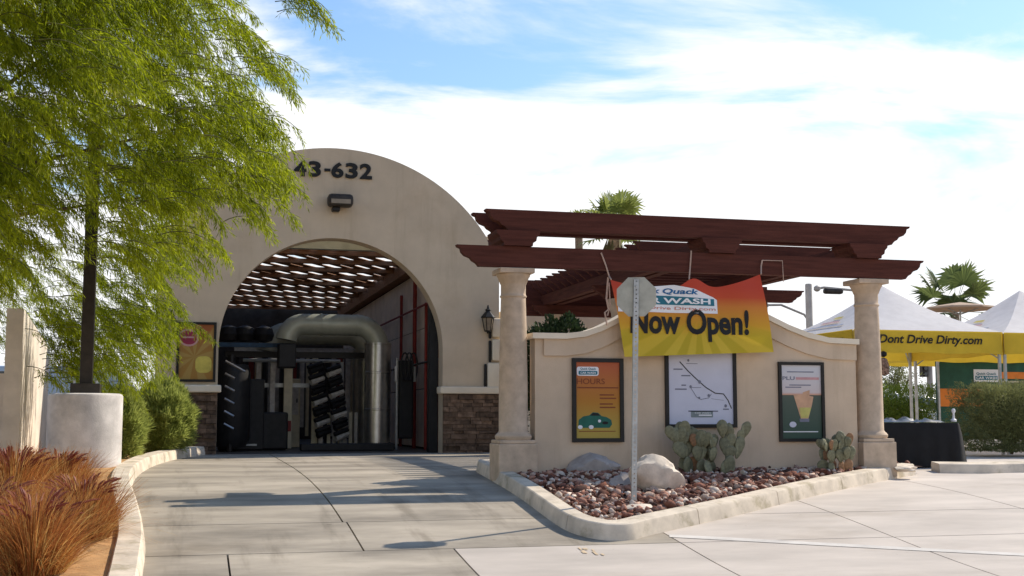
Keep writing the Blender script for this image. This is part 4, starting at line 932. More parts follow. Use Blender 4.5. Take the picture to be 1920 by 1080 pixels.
# ---------------------------------------------------------------- tents, table, car on the right
def tent(name, label, x0, y0, w, ze, zv, zp, txt=None, fabric=tentwhite):
    t = thing(name, label, 'tent', (x0 + w / 2, y0 + w / 2, gz(y0)), 'pop up tents on the right')
    x1, y1 = x0 + w, y0 + w; pk = (x0 + w / 2, y0 + w / 2, zp)
    c = [(x0, y0, ze), (x1, y0, ze), (x1, y1, ze), (x0, y1, ze)]
    for i in range(4):
        a, b = Vector(c[i]), Vector(c[(i + 1) % 4]); n = 10; mb = MB()
        for j in range(n + 1):
            for k in range(n + 1):
                s = j / n; q = (a + (b - a) * (k / n)).lerp(Vector(pk), s); q.z -= .12 * math.sin(PI * s) * (1 - .3 * math.sin(PI * k / n)) ; mb.v.append(tuple(q))
        mb.f = [(j * (n + 1) + k, j * (n + 1) + k + 1, (j + 1) * (n + 1) + k + 1, (j + 1) * (n + 1) + k) for j in range(n) for k in range(n)]
        mb.build('roof_panel', fabric, t, True)
        mb = MB(); d = (b - a).normalized(); nrm = Vector((d.y, -d.x, 0))
        for k in range(25):
            q = a + (b - a) * (k / 24)
            for s in range(4): r = q + nrm * (.012 + .012 * math.sin(k * .9 + i) * s / 3); mb.v.append((r.x, r.y, ze - (ze - zv) * s / 3 + (.012 * math.sin(k * .7) if s == 3 else 0)))
        mb.f = [(4 * k + s, 4 * k + s + 1, 4 * k + 5 + s, 4 * k + 4 + s) for k in range(24) for s in range(3)]
        mb.build('valance', yellow, t, True)
    for i, q in enumerate(c):
        xx = q[0] + (.04 if q[0] == x0 else -.04); yy_ = q[1] + (.04 if q[1] == y0 else -.04)
        MB().box(xx - .025, xx + .025, yy_ - .025, yy_ + .025, gz(y0), ze - .02).build('leg', galv, t)
        MB().tube([(xx, yy_, zv - .1), tuple(Vector((xx, yy_, zv - .1)).lerp(Vector(pk), .45))], .015, 5).build('brace', galv, t)
    if txt:
        h = ze - zv
        text(txt, x0 + w * .16, x0 + w * .86, zv + h * .30, y0 - .035, inkblack, t, h=h * .50, bold=.025, shear=.25)
        # the same words on the left valance
        V, Fc = text_verts(txt, 1.0, .025, .25); A = np.array(V); sx = w * .8 / np.ptp(A[:, 0]); mb = MB()
        mb.v = [(x0 - .035, y1 - w * .1 - (a[0] - A[:, 0].min()) * sx, zv + h * .3 + (a[1] - A[:, 1].min()) * h * .5 / np.ptp(A[:, 1])) for a in A]; mb.f = Fc
        mb.build('lettering', inkblack, t)
    # faint print across the front and left roof panels
    for k, (u0, u1, s0) in enumerate(((.22, .78, .16), (.30, .62, .27), (.38, .55, .38))):
        for side in (1,):
            mb = MB()
            for j in range(9):
                for s_ in (s0, s0 + .045):
                    u = u0 + (u1 - u0) * j / 8
                    a, b = (Vector(c[0]), Vector(c[1])) if side == 0 else (Vector(c[3]), Vector(c[0]))
                    q = (a + (b - a) * u).lerp(Vector(pk), s_); q.z -= .12 * math.sin(PI * s_) * (1 - .3 * math.sin(PI * u)); q.z += .02; q += Vector((0, -.012, 0)) if side == 0 else Vector((-.012, 0, 0)); mb.v.append(tuple(q))
            mb.f = [(2 * j, 2 * j + 2, 2 * j + 3, 2 * j + 1) for j in range(8)]
            mb.build('roof_print', (mat('faint_print', (.74, .73, .74), .8), mat('faint_print_pink', (.76, .72, .71), .8), mat('faint_print_yellow', (.78, .75, .62), .8))[k] if side == 0 else (mat('roof_print_grey', (.36, .38, .44), .8), mat('roof_print_rose', (.6, .38, .36), .8), mat('roof_print_yellow', (.62, .5, .12), .8))[k], t)
    return t
TY = 22.6
a = aty(1600, 640, TY); b = aty(1878, 640, TY); TW = b.x - a.x
ze = aty(1740, 620, TY).z; zv = aty(1740, 662, TY).z; zp = aty(1655, 536, TY + TW / 2).z
tent('pop_up_tent', 'white and yellow pop up tent lettered Dont Drive Dirty.com beside the column', a.x, TY, TW, ze, zv, zp, 'Dont Drive Dirty.com')
tent('pop_up_tent', 'white and yellow pop up tent cut off by the right edge', b.x + .12, TY + .1, TW, ze, zv, zp, 'Dont Drive Dirty.com')
T3 = 27.2; a3 = aty(1757, 680, T3)
tent('pop_up_tent', 'yellow pop up tent farther back over the green booth panels', a3.x, T3, 3.4, aty(1800, 645, T3).z, aty(1800, 676, T3).z, 3.75, None)
bt_ = thing('booth_panel', 'dark green booth panel with orange stripe under the far tent', 'booth', (a3.x + 1, T3 + .15, FLOOR))
gx0 = a3.x + .06; gx1 = gx0 + 3.2; gzt = aty(1800, 672, T3 + .15).z
MB().box(gx0, gx1, T3 + .15, T3 + .18, FLOOR + .2, gzt).build('panel', green, bt_)
q0 = aty(1757, 762, T3 + .15); q1 = aty(1820, 729, T3 + .15); MB().box(gx0 + .02, q1.x + .35, T3 + .143, T3 + .148, q0.z, q1.z).build('stripe', orange, bt_)
q0 = aty(1826, 716, T3 + .15); q1 = aty(1872, 693, T3 + .15); y = T3 + .148
MB().box(q0.x, q1.x, y - .006, y, q0.z, q1.z, .002).build('logo_plate', white, bt_)
MB().box(q0.x + .04, q1.x - .04, y - .012, y - .008, q0.z + .05, q0.z + .15).build('logo_band', teal, bt_)
text('CAR WASH', q0.x + .06, q1.x - .06, q0.z + .065, y - .016, white, bt_, h=.07, bold=.02)
text('Quick Quack', q0.x + .07, q1.x - .07, q0.z + .165, y - .012, teal, bt_, h=.07, bold=.02)
q0 = aty(1880, 706, T3); MB().box(q0.x, q0.x + 1, y - .006, y, q0.z - .05, q0.z + .12).build('stripe', orange, bt_)
MB().box(q0.x, q0.x + 1, y - .006, y, q0.z - .16, q0.z - .1).build('stripe', creamp, bt_)
# black draped table
p = G(1660, 881); tx0, ty0 = p.x - .15, p.y + .35; tzf = gz(ty0); tx1 = aty(1800, 790, ty0).x; tzt = aty(1730, 793, ty0).z
tb = thing('draped_table', 'folding table under a black cloth between column and hedge', 'table', ((tx0 + tx1) / 2, ty0 + .4, tzf))
mb = MB(); NN = 60; per = []
def perim(s, g):
    W_, D_ = tx1 - tx0, .8; L_ = 2 * (W_ + D_); d = s * L_
    if d < W_: return Vector((tx0 + d, ty0)), Vector((0, -1))
    d -= W_
    if d < D_: return Vector((tx1, ty0 + d)), Vector((1, 0))
    d -= D_
    if d < W_: return Vector((tx1 - d, ty0 + D_)), Vector((0, 1))
    return Vector((tx0, ty0 + D_ - (d - W_))), Vector((-1, 0))
for k in range(NN):
    q, nn = perim(k / NN, 0)
    for j in range(5):
        f = j / 4; sw_ = (.02 + .14 * f * (1 if nn.x > 0 or k / NN > .36 and k / NN < .4 else .25)) * (1 if j else 0) + .025 * f * math.sin(k * 1.7)
        mb.v.append((q.x + nn.x * sw_, q.y + nn.y * sw_, tzt - (tzt - tzf - .02) * f))
mb.f = [(5 * k + j, 5 * k + j + 1, 5 * ((k + 1) % NN) + j + 1, 5 * ((k + 1) % NN) + j) for k in range(NN) for j in range(4)] + [tuple(5 * k for k in range(NN))[::-1]]
mb.build('tablecloth', mat('black_cloth', (.008, .008, .009), .8, .2, 5), tb, True, 60)
for sx in (tx0 + .08, tx1 - .08):
    for sy in (ty0 + .08, ty0 + .72): MB().tube([(sx, sy, tzf), (sx, sy, tzt - .03)], .015, 6).build('leg', galv, tb)
mb = MB(); rs = random.Random(3); nx, ny = 26, 14
for j in range(ny + 1):
    for i in range(nx + 1):
        u, v = i / nx, j / ny; q = Vector((u * 7, v * 4, 0)); mb.v.append((tx0 + .05 + u * (tx1 - tx0 - .25), ty0 + .03 + v * .7, tzt + .012 + max(0, .10 * mnoise.noise(q) + .06 * mnoise.noise(q * 2.3) + .03) * min(1, 5 * u, 5 * (1 - u), 5 * v, 5 * (1 - v))))
mb.f = [(j * (nx + 1) + i, j * (nx + 1) + i + 1, (j + 1) * (nx + 1) + i + 1, (j + 1) * (nx + 1) + i) for j in range(ny) for i in range(nx)]
tag(mb.build('plastic_sheeting', mat('dark_shiny_plastic', (.03, .033, .036), .3, .2, 6, spec=.5), None, True, 80), 'crumpled dark plastic sheeting lying on the black table', 'sheeting')
q = aty(1788, 785, ty0 + .3); mb = MB().lathe([(.045, 0), (.05, .03), (.022, .05), (.016, .13), (.035, .17), (.03, .2), (.012, .22)], (q.x, ty0 + .3, tzt + .02), 14)
tag(mb.build('white_stand', white, None, True), 'small white stand on the right end of the black table', 'stand')
# thing hanging at the tent corner
q = aty(1656, 662, TY - .1); hb = thing('hanging_bag', 'small patterned bag hanging under the tent next to the column', 'bag', (q.x, TY - .1, q.z - .5))
MB().lathe([(.03, 0), (.1, .03), (.11, .2), (.07, .33), (.02, .36)], (q.x, TY - .1, q.z - .45), 12).build('bag_body', mat('patterned_cloth', (.30, .18, .12), .9, .5, 25), hb, True)
MB().lathe([(.02, 0), (.07, .03), (.07, .09), (.02, .12)], (q.x, TY - .1, q.z - .08), 10).build('knot', inkblack, hb, True)
# kerb at the right
rk = [tuple(G(1762, 887)[:2]), tuple(G(1850, 888)[:2]), tuple(G(1930, 886)[:2])]
d_ = Vector(rk[2]) - Vector(rk[0]); rk.append(tuple(Vector(rk[2]) + d_ * 1.5))
kerb('hedge_kerb', smooth_path(rk, .2), .5, .14, 1.6, 'low concrete kerb in front of the hedge at right')
def car(label, x, y, rz, m, kind):
    z = gz(min(y, 60)); t = thing('parked_car', label, 'car', (x, y, z), 'cars parked in the background'); t.rotation_euler = (0, 0, rz)
    prof = [(-2.25, .35), (2.25, .35), (2.3, .6), (2.2, .85), (1.35, .98), (.65, 1.48), (-.2, 1.6), (-1.4, 1.58), (-2.05, 1.1), (-2.28, .9)] if kind == 'suv' else [(-2.4, .35), (2.4, .35), (2.45, .8), (2.2, 1.05), (1.5, 1.95), (.8, 2.1), (-2.3, 2.1), (-2.42, 1.9)]
    bm = bmesh.new(); W_ = .9
    vs = [[bm.verts.new((a, s * W_ * (1 if b < 1.1 else .86), b)) for a, b in prof] for s in (-1, 1)]; n = len(prof)
    bm.faces.new(vs[0]); bm.faces.new(vs[1][::-1])
    for i in range(n): bm.faces.new((vs[0][i], vs[1][i], vs[1][(i + 1) % n], vs[0][(i + 1) % n]))
    bmesh.ops.recalc_face_normals(bm, faces=bm.faces[:]); bmesh.ops.bevel(bm, geom=bm.edges[:], offset=.07, segments=3, affect='EDGES', profile=.6)
    me = bpy.data.meshes.new('body'); bm.to_mesh(me); bm.free(); me.polygons.foreach_set('use_smooth', np.ones(len(me.polygons), dtype=bool)); link('body', me, m, t)
    win = [((-1.75, 1.1), (-.25, 1.1), (-.25, 1.5), (-1.4, 1.5)), ((-.15, 1.1), (1.1, 1.06), (.6, 1.4), (-.15, 1.5))] if kind == 'suv' else [((-2.1, 1.3), (-.4, 1.3), (-.4, 1.95), (-2.1, 1.95)), ((-.25, 1.3), (1.65, 1.25), (1.25, 1.85), (.8, 1.95), (-.25, 1.95))]
    for s in (-1, 1):
        for wv in win:
            mb = MB(); 
            def off(b): return W_ * (1 - .14 * max(0, min(1, (b - 1.02) / .3))) + .012
            mb.v = [(a, s * off(b), b) for a, b in wv]; mb.f = [tuple(range(len(wv)))]
            me = bpy.data.meshes.new('window'); me.from_pydata(mb.v, [], mb.f); link('window', me, glass, t)
        for wx in (-1.4, 1.4):
            mb = MB().tube([(wx, s * .93, .34), (wx, s * .72, .34)], .34, 18); me = bpy.data.meshes.new('wheel'); me.from_pydata(mb.v, [], mb.f); w_ = link('wheel', me, rubber, t)
            mb = MB().tube([(wx, s * .94, .34), (wx, s * .9, .34)], .2, 12); me = bpy.data.meshes.new('rim'); me.from_pydata(mb.v, [], mb.f); link('rim', me, galv, w_)
        mb = MB().box(2.2, 2.31, s * .75 - .14, s * .75 + .14, .68, .82); me = bpy.data.meshes.new('headlight'); me.from_pydata(mb.v, [], mb.f); link('headlight', me, glass, t)
    return t
p = aty(1672, 712, 34.); car('white car parked behind the clipped hedge', p.x - .6, 34.5, -.05, carwhite, 'suv')
p = aty(1745, 718, 44.); car('white car farther back between hedge and far tent', p.x, 45, .1, carwhite, 'suv')
p = aty(175, 690, 34.); car('pale blue van glimpsed behind the lamp post base', p.x - .9, 36, -.1, carblue, 'van')

# ---------------------------------------------------------------- palms, poles, umbrella
lf_palm = leafmat('palm_leaf', (.13, .17, .04), (.36, .40, .11), .5, 1)
lf_palm2 = leafmat('palm_leaf_dark', (.06, .09, .03), (.20, .25, .08), .45, 1)
leafmat('dead_frond', (.16, .14, .06), (.34, .30, .16), .35, 2)
def palm(label, base, H, R, nf, m, seed, blades=18, skirt=0):
    rs = random.Random(seed); t = thing('fan_palm', label, 'palm', base)
    MB().tube([(base[0], base[1], base[2] - .1), (base[0] + .05, base[1], base[2] + H * .5), (base[0], base[1], base[2] + H)], [.24, .19, .2], 12).build('trunk', barkp, t, True)
    c = Vector((base[0], base[1], base[2] + H))
    for k in range(nf):
        az = k * 2.4 + rs.uniform(-.2, .2); el = rs.uniform(-.7, 1.35) if k > 3 else rs.uniform(.9, 1.4)
        d = Vector((math.cos(az) * math.cos(el), math.sin(az) * math.cos(el), math.sin(el)))
        stalk = R * rs.uniform(.45, .6); hub = c + d * stalk + Vector((0, 0, -.06)); side = d.cross(Vector((0, 0, 1))).normalized(); upv = side.cross(d)
        mb = MB(); mb.tube([c, c + d * stalk * .5 + Vector((0, 0, .03)), hub], .014, 4)
        for b in range(blades):
            a = (b / (blades - 1) - .5) * 3.7; bd = (d * math.cos(a) + side * math.sin(a) + upv * .12 * math.cos(a)).normalized(); L = R * rs.uniform(.40, .5) * (1 - .22 * abs(a) / 1.85)
            wv = bd.cross(upv).normalized() * R * .028; mid = hub + bd * L * .6; tip = hub + bd * L + Vector((0, 0, -.22 * L * rs.uniform(.3, 1.5)))
            mb.add([hub, mid - wv, tip, mid + wv], [(0, 1, 2, 3)])
        mb.build('frond', m, t)
    for k in range(skirt):
        az = rs.uniform(0, 6.28); rr = rs.uniform(.15, .5); mb = MB(); z0_ = -rs.uniform(0, .5)
        for b in range(10):
            a0 = Vector((c.x + rr * .4 * math.cos(az), c.y + rr * .4 * math.sin(az), c.z + z0_)); tip = Vector((c.x + rr * math.cos(az + (b - 5) * .07), c.y + rr * math.sin(az + (b - 5) * .07), c.z + z0_ - rs.uniform(.7, 1.1)))
            mid = a0.lerp(tip, .6); mb.add([a0, mid + Vector((.025, .02, 0)), tip, mid - Vector((.025, .02, 0))], [(0, 1, 2, 3)])
        mb.build('dead_frond', MATS['dead_frond'], t)
    return t
P_ = aty(1152, 432, 38.); palm('fan palm showing above the pergola beams', (P_.x, 38, FLOOR), P_.z - FLOOR, 1.6, 24, lf_palm, 3, skirt=30)
P_ = aty(1085, 425, 60.); palm('faint smaller palm left of the palm above the pergola', (P_.x, 60, FLOOR), P_.z - FLOOR, 1.2, 8, lf_palm, 8, 12)
P_ = aty(1790, 588, 52.); palm('dark fan palm rising behind the tents at right', (P_.x, 52, FLOOR), P_.z - FLOOR, 2.9, 15, lf_palm2, 5, 22)
um = aty(1800, 574, 40.); t = thing('market_umbrella', 'wide flat beige umbrella in front of the right palm', 'umbrella', (um.x, 40, FLOOR))
MB().lathe([(1.35, 0), (1.32, .06), (.7, .16), (.05, .26)], (um.x, 40, um.z - .12), 8).build('canopy', clothmat('beige_canvas', (.62, .46, .32), .3), t)
MB().tube([(um.x, 40, FLOOR), (um.x, 40, um.z + .1)], .03, 8).build('pole', galv, t)
for k in range(4): a_ = k * PI / 2 + .4; MB().tube([(um.x, 40, um.z - .3), (um.x + .9 * math.cos(a_), 40 + .9 * math.sin(a_), um.z - .08)], .02, 5).build('rib', galv, t)
lamp_grey = mat('pole_grey', (.40, .37, .33), .6, .1, 4)
q = aty(1516, 534, 36.); t = thing('round_pillar', 'plain grey round pillar rising behind the sign wall', 'pillar', (q.x, 36, FLOOR))
MB().lathe([(.11, 0), (.11, q.z - FLOOR), (.09, q.z - FLOOR + .03)], (q.x, 36, FLOOR), 14).build('shaft', lamp_grey, t, True); MB().box(q.x - .18, q.x + .18, 35.82, 36.18, FLOOR - .05, FLOOR + .1).build('base', lamp_grey, t)
q = aty(1532, 541, 45.); q2 = aty(1640, 545, 45.); t = thing('street_light', 'curved arm street light reaching left behind the first tent', 'street light', (q2.x, 45, FLOOR))
MB().tube([(q2.x, 45, FLOOR), (q2.x, 45, q2.z - .6), (q2.x - .3, 45, q2.z - .05), (q.x + .3, 45, q.z + .05), (q.x, 45, q.z)], .05, 8).build('pole', lamp_grey, t, True)
MB().lathe([(.05, 0), (.13, .06), (.13, .18), (.05, .24)], (q.x, 45, q.z - .12), 12).build('lamp_head', lamp_grey, t, True)
MB().box(q.x + .3, q.x + 1.1, 44.85, 45.15, q.z - .2, q.z + .02, .08).build('luminaire', bronze, t)
q = aty(1440, 572, 48.); q2 = aty(1520, 590, 48.); t = thing('street_light', 'thin curved arm street light low behind the sign wall top', 'street light', (q2.x, 48, FLOOR))
MB().tube([(q2.x, 48, FLOOR), (q2.x, 48, q2.z - .4), (q2.x - .3, 48, q2.z), (q.x + .6, 48, q.z + .02), (q.x, 48, q.z)], .05, 8).build('pole', lamp_grey, t, True)
MB().box(q.x - .5, q.x, 47.9, 48.1, q.z - .08, q.z + .06, .03).build('lamp_head', lamp_grey, t)
q = aty(1742, 672, 60.); q2 = aty(1688, 686, 60.); t = thing('traffic_signal', 'grey traffic signal pole with mast arm beyond the hedge', 'traffic signal', (q.x, 60, FLOOR))
MB().tube([(q.x, 60, FLOOR), (q.x, 60, q.z)], .16, 10).build('pole', lamp_grey, t, True); MB().tube([(q.x, 60, aty(1742, 682, 60).z), (q2.x, 60, q2.z)], .06, 6).build('mast_arm', lamp_grey, t, True)
MB().box(q.x - .55, q.x - .25, 59.8, 60.1, q.z - 1.0, q.z - .1).build('signal_head', bronze, t)
for dz in (.2, .5, .8): MB().tube([(q.x - .4, 59.8, q.z - dz - .05), (q.x - .4, 59.72, q.z - dz - .05)], .1, 10).build('lens', glass, t)

def simple_tree(label, base, H, R, n, m):
    t = thing('street_tree', label, 'tree', base)
    MB().tube([base, (base[0] + .1, base[1], base[2] + H * .5), (base[0], base[1], base[2] + H * .8)], [.15, .1, .04], 8).build('trunk', bark, t, True)
    for k in range(5): a_ = k * 1.26; MB().tube([(base[0] + .1, base[1], base[2] + H * .45), (base[0] + R * .6 * math.cos(a_), base[1] + R * .6 * math.sin(a_), base[2] + H * .8)], [.06, .02], 5).build('limb', bark, t)
    cen = rng.normal(size=(40, 3)); cen /= np.linalg.norm(cen, axis=1, keepdims=True); cen *= rng.random((40, 1)) ** .4 * R
    Pp = cen[rng.integers(0, 40, n)] + rng.normal(size=(n, 3)) * R * .16; Pp[:, 2] *= .75; Pp += np.array([base[0], base[1], base[2] + H * .8])
    V, Fc = leaf_quads(Pp, rng.normal(size=(n, 3)), .10, .05); V -= np.array(base)
    link('crown', np_mesh('crown', V, Fc), m, t); return t
q = aty(1682, 690, 55.); simple_tree('wispy grey green tree behind the white car at right', (q.x, 55., FLOOR), q.z - FLOOR + .3, 1.2, 3000, lf_dry)

# ---------------------------------------------------------------- left side: wall, lamp post, grasses
p = aty(161, 738, 18.9); LX, LY = p.x, 18.9; lz = gz(LY) + .05
t = thing('lamp_post', 'dark square lamp post on a thick round concrete footing', 'lamp post', (LX, LY, lz))
rb = (aty(232, 800, LY).x - aty(90, 800, LY).x) / 2
MB().lathe([(rb, -.1), (rb, p.z - lz - .04), (rb - .015, p.z - lz - .015), (rb - .05, p.z - lz)], (LX, LY, lz), 48).build('footing', mat('footing_concrete', (.60, .56, .52), .9, .16, 3, .4, 60), t, True)
MB().box(LX - .2, LX + .2, LY - .2, LY + .2, p.z - .002, p.z + .14, .01).build('base_cover', bronze, t)
MB().box(LX - .085, LX + .085, LY - .085, LY + .085, p.z + .141, 8.6, .008).build('pole', bronze, t)
MB().box(LX - .3, LX + .3, LY - .9, LY + .2, 8.5, 8.68, .03).build('lamp_head', bronze, t)
for sx in (-.15, .15): MB().tube([(LX + sx, LY - .15, p.z + .14), (LX + sx, LY - .15, p.z + .18)], .02, 6).build('bolt', galv, t)
wf = aty(24, 720, 20.5); w0, w1 = aty(8, 700, 20.5).x, aty(40, 700, 20.5).x; zt = aty(24, 578, 20.5).z
mb = MB(); g0 = gz(20.5)
mb.add([(w0, 20.5, g0 - .1), (w1, 20.5, g0 - .1), (w1, 24.5, g0 - .1), (w0, 24.5, g0 - .1), (w0, 20.5, zt), (w1, 20.5, zt), (w1, 24.5, aty(88, 655, 24.5).z), (w0, 24.5, aty(88, 655, 24.5).z)],
       [(0, 3, 2, 1), (4, 5, 6, 7), (0, 1, 5, 4), (1, 2, 6, 5), (2, 3, 7, 6), (3, 0, 4, 7)])
lw_ = thing('wall_pier', 'white stucco wall end standing left of the lamp post', 'wall', ((w0 + w1) / 2, 20.6, g0)); mb.build('pier', wallwhite, lw_)
MB().box(w0 - 3, w0 - .003, 20.62, 20.82, g0 - .1, aty(4, 700, 20.6).z).build('wing', wallwhite, lw_)
lf_grass = leafmat('fountain_grass_blade', (.20, .028, .02), (.60, .29, .08), .45, 4, (.66, .45, .16), rnd=.85, nzw=.9)
lf_plume = leafmat('fountain_grass_plume', (.20, .04, .035), (.40, .14, .09), .3, 6)
def grass(label, x, y, h, n):
    z = gz(y) + .12; t = thing('fountain_grass', label, 'grass clump', (x, y, z), 'red fountain grass clumps')
    az = rng.uniform(0, 2 * PI, n) ; sp = np.abs(rng.normal(0, .42, n)); L = h * rng.uniform(.35, 1.15, n); k = 5; V = []; r0 = rng.uniform(0, .26, n)
    base = np.stack([r0 * np.cos(az), r0 * np.sin(az), np.zeros(n)], 1); wd = rng.uniform(.0025, .005, n)
    side = np.stack([-np.sin(az), np.cos(az), np.zeros(n)], 1); tw = rng.uniform(0, 2 * PI, n); side = side * np.cos(tw)[:, None] + np.stack([np.cos(az), np.sin(az), np.zeros(n)], 1) * np.sin(tw)[:, None]
    rows_ = []
    for j in range(k):
        s = j / (k - 1); r = L * (np.sin(sp) * s + .28 * s ** 2.4 * (.4 + sp)); zz_ = L * (np.cos(sp) * s - .20 * s ** 2.6 * (.4 + sp * 1.6))
        c = base + np.stack([r * np.cos(az), r * np.sin(az), zz_], 1); w = (wd * (1 - .8 * s))[:, None] * side
        rows_.append(c - w); rows_.append(c + w)
    A = np.stack(rows_, 1); V = A.reshape(-1, 3); b = np.arange(n)[:, None] * 2 * k
    Fc = np.concatenate([b + np.array([2 * j, 2 * j + 1, 2 * j + 3, 2 * j + 2]) for j in range(k - 1)])
    link('blades', np_mesh('blades', V, Fc), lf_grass, t)
    npl = n // 45; mb = MB()
    for q in range(npl):
        a_ = random.uniform(0, 6.28); l = h * random.uniform(1.0, 1.35); s_ = random.uniform(.15, .6)
        P0 = Vector((x, y, z)); pts_ = [P0 + Vector((math.cos(a_) * l * s_ * v_ ** 1.5, math.sin(a_) * l * s_ * v_ ** 1.5, l * (v_ - .22 * v_ ** 3 * (1 + s_)))) for v_ in (0, .35, .65, .82, .92, 1.0)]
        mb.tube(pts_, [.002, .002, .003, .010, .009, .002], 4)
    mb.build('plume', lf_plume, t)
    return t
gp = [(60, 1075, .72, 'red fountain grass clump spilling out of the lower left corner'), (150, 1010, .62, 'reddish fountain grass clump right beside the curved kerb'), (20, 960, .7, 'dark red fountain grass clump in front of the white wall end'), (110, 940, .58, 'red fountain grass clump in front of the round concrete footing'), (-40, 1040, .7, 'red fountain grass clump half outside the left edge')]
for gx, gy, h, lb in gp:
    q = G(gx, gy, .12); grass(lb, q.x, q.y, h, 3400)

# ---------------------------------------------------------------- feathery mesquite tree on the left
lf_mes = leafmat('mesquite_leaf', (.08, .125, .004), (.42, .48, .015), .6, 1.6, (.60, .58, .13), rnd=.55, nzw=1.2)
TRX, TRY = -4.6, 17.0; tz = gz(TRY) + .1
tr = thing('mesquite_tree', 'feathery bright green weeping tree overhanging the drive from the left', 'tree', (TRX, TRY, tz))
fork = Vector((TRX + .2, TRY - .1, tz + 1.9))
MB().tube([(TRX, TRY, tz - .1), (TRX + .08, TRY, tz + .8), fork], [.22, .17, .15], 12).build('trunk', bark, tr, True)
def interp_edge(y):
    return np.interp(y, [-400, -200, 0, 60, 110, 170, 240, 330, 400, 470, 540, 600, 650, 700, 745], [330, 420, 480, 520, 560, 500, 520, 500, 430, 400, 370, 380, 300, 190, 150])
sprays = []
tries = 0
while len(sprays) < 3500 and tries < 40000:
    tries += 1
    yv = random.uniform(12.2, 17.8); gx = random.uniform(-420, 560); gy = random.uniform(-380, 715)
    e = float(interp_edge(gy))
    if gx > e - 45: continue
    if gx > e - 150 and random.random() > .55: continue
    if gx < 400 and random.random() < .2: yv = random.uniform(17.8, 19)
    if gy > 455 and gx > 40: yv = random.uniform(19.3, 22.5)      # behind the lamp post
    elif gy > 600: continue
    if gy > 505 and gx < 135: continue
    p0 = aty(gx, gy, yv)
    for r_ in range(random.randint(8, 22)):
        p = p0 + Vector((random.gauss(0, .26), random.gauss(0, .26), random.gauss(0, .2))); sprays.append((p, (gx, gy)))
for gx, gy in [(530, 60), (540, 75), (505, 130), (555, 100), (520, 175), (500, 190), (545, 215), (530, 240), (560, 250), (545, 280), (470, 300), (500, 340), (520, 310), (450, 360), (440, 420), (400, 470), (390, 560), (370, 585), (360, 610), (540, 330), (505, 30), (480, 10), (640, -5), (655, 0), (560, 300), (535, 360), (425, 450), (345, 640), (330, 600), (190, 660), (575, 325), (580, 300), (560, 335), (590, 110), (585, 130), (575, 120), (470, 455), (540, 385)]:
    for r_ in range(3): sprays.append((aty(gx - 60, gy - 12 * r_, 14.5 if gx > 600 else random.uniform(13.0, 16.2) if gy < 455 else random.uniform(19.3, 22)), (gx, gy)))
for gx, gy in [(230, 480), (300, 500), (340, 520), (270, 560), (330, 570), (350, 600), (300, 620), (250, 610), (210, 570), (320, 650), (270, 650), (220, 640), (180, 600), (200, 500), (310, 460), (360, 480), (330, 430), (290, 680), (240, 600), (300, 560)]:
    for r_ in range(9):
        p0 = aty(gx - 40, gy, random.uniform(19.4, 22.5)); sprays.append((p0 + Vector((random.gauss(0, .25), random.gauss(0, .25), random.gauss(0, .2))), (gx, gy)))
for gx, gy in [(520, 300), (535, 310), (510, 285), (525, 330), (540, 295)]: sprays.append((aty(gx, gy, 14.5), (gx, gy)))
for gx, gy in [(10, 470), (60, 500), (100, 540), (40, 560), (90, 600), (130, 570), (0, 520), (120, 640), (70, 640), (20, 610)]:
    for r_ in range(12):
        p0 = aty(gx - 30, gy, random.uniform(25.2, 27.5)); sprays.append((p0 + Vector((random.gauss(0, .3), random.gauss(0, .25), random.gauss(0, .25))), (gx, gy)))
LP = []; LD = []; LL = []; LW = []
twig = MB()
axis_r = Vector((cY, -sY, 0))          # towards the drive
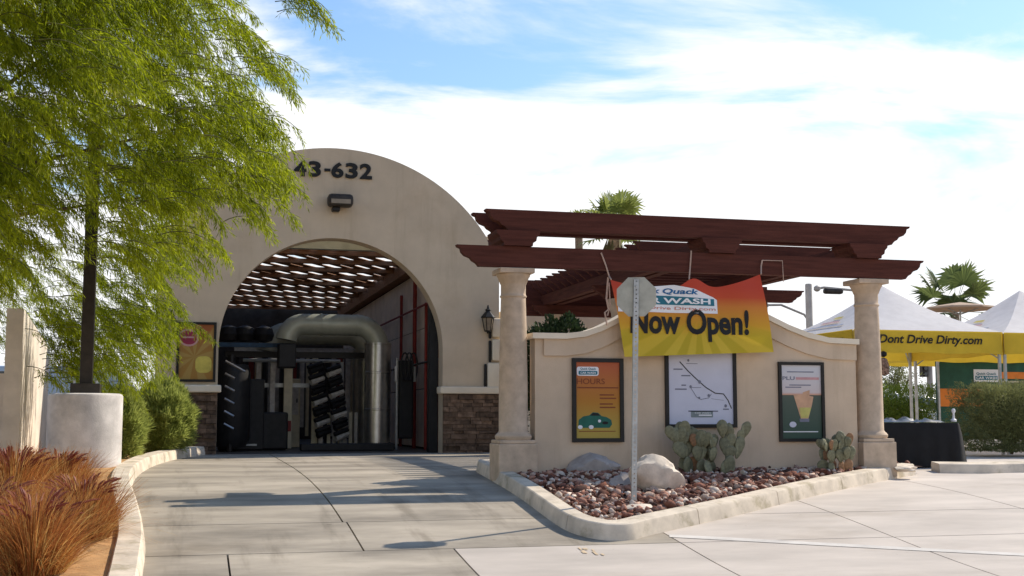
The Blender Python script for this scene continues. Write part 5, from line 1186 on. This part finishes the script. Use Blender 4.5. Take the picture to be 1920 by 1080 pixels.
for p, (gx, gy) in sprays:
    out = (Vector((p.x - TRX, p.y - TRY, 0)).normalized() * .5 + axis_r * random.uniform(.5, 1.1) + Vector((random.uniform(-.5, .5), random.uniform(-.5, .5), random.uniform(-.15, .45)))).normalized()
    L = random.uniform(.45, .95); pts_ = []; d = out.copy(); q = p - out * L * .55; n = 9
    for k in range(n):
        pts_.append(q.copy()); q = q + d * (L / n); d = (d + Vector((0, 0, -.17))).normalized()
    twig.tube(pts_, [.006 * (1 - .8 * k / n) + .001 for k in range(n)], 3, False)
    m_ = int(L * 50)
    PT = np.array(pts_); f = rng.uniform(.08, 1, m_) * (n - 1); ii = np.minimum(f.astype(int), n - 2); fr = (f - ii)[:, None]
    b_ = PT[ii] * (1 - fr) + PT[ii + 1] * fr; dd = PT[ii + 1] - PT[ii]; dd /= np.linalg.norm(dd, axis=1, keepdims=True)
    ld = dd * .9 + rng.normal(size=(m_, 3)) * np.array([.45, .45, .3]) - np.array([0, 0, .75]); ld /= np.linalg.norm(ld, axis=1, keepdims=True)
    ln = rng.uniform(.08, .2, m_)[:, None]
    # pinnate leaves: narrow leaflets along a thin hanging stalk
    for j in range(5):
        g_ = (j + .6) / 5; s3 = b_ + ld * ln * g_; s3[:, 2] -= .02 * g_ * g_
        LP.append(s3); LD.append(ld + rng.normal(size=(m_, 3)) * .38 - np.array([0, 0, .3])); LL.append(rng.uniform(.05, .11, m_)); LW.append(rng.uniform(.008, .014, m_))
twig.build('twig', mat('green_twig', (.10, .11, .03), .8, .2, 6), tr)
V, Fc = leaf_quads(np.concatenate(LP), np.concatenate(LD), np.concatenate(LL), np.concatenate(LW)); V -= np.array(tr.location)
link('crown', np_mesh('crown', V, Fc), lf_mes, tr)
print('leaves', len(V) // 4, 'sprays', len(sprays))
rs = random.Random(2)
for k in range(12):
    p, _ = sprays[rs.randrange(2500)]; mid = fork.lerp(p, .5) + Vector((rs.uniform(-.4, .4), rs.uniform(-.4, .4), .55))
    MB().tube([fork, fork.lerp(mid, .5) + Vector((0, 0, .15)), mid, p], [.06, .045, .028, .006], 7).build('limb', bark, tr, True)
MB().tube([fork, aty(60, -60, 15.2), aty(330, -190, 14.6), aty(500, -110, 14.5), aty(590, -25, 14.5)], [.07, .05, .03, .014, .005], 7).build('limb', bark, tr, True)
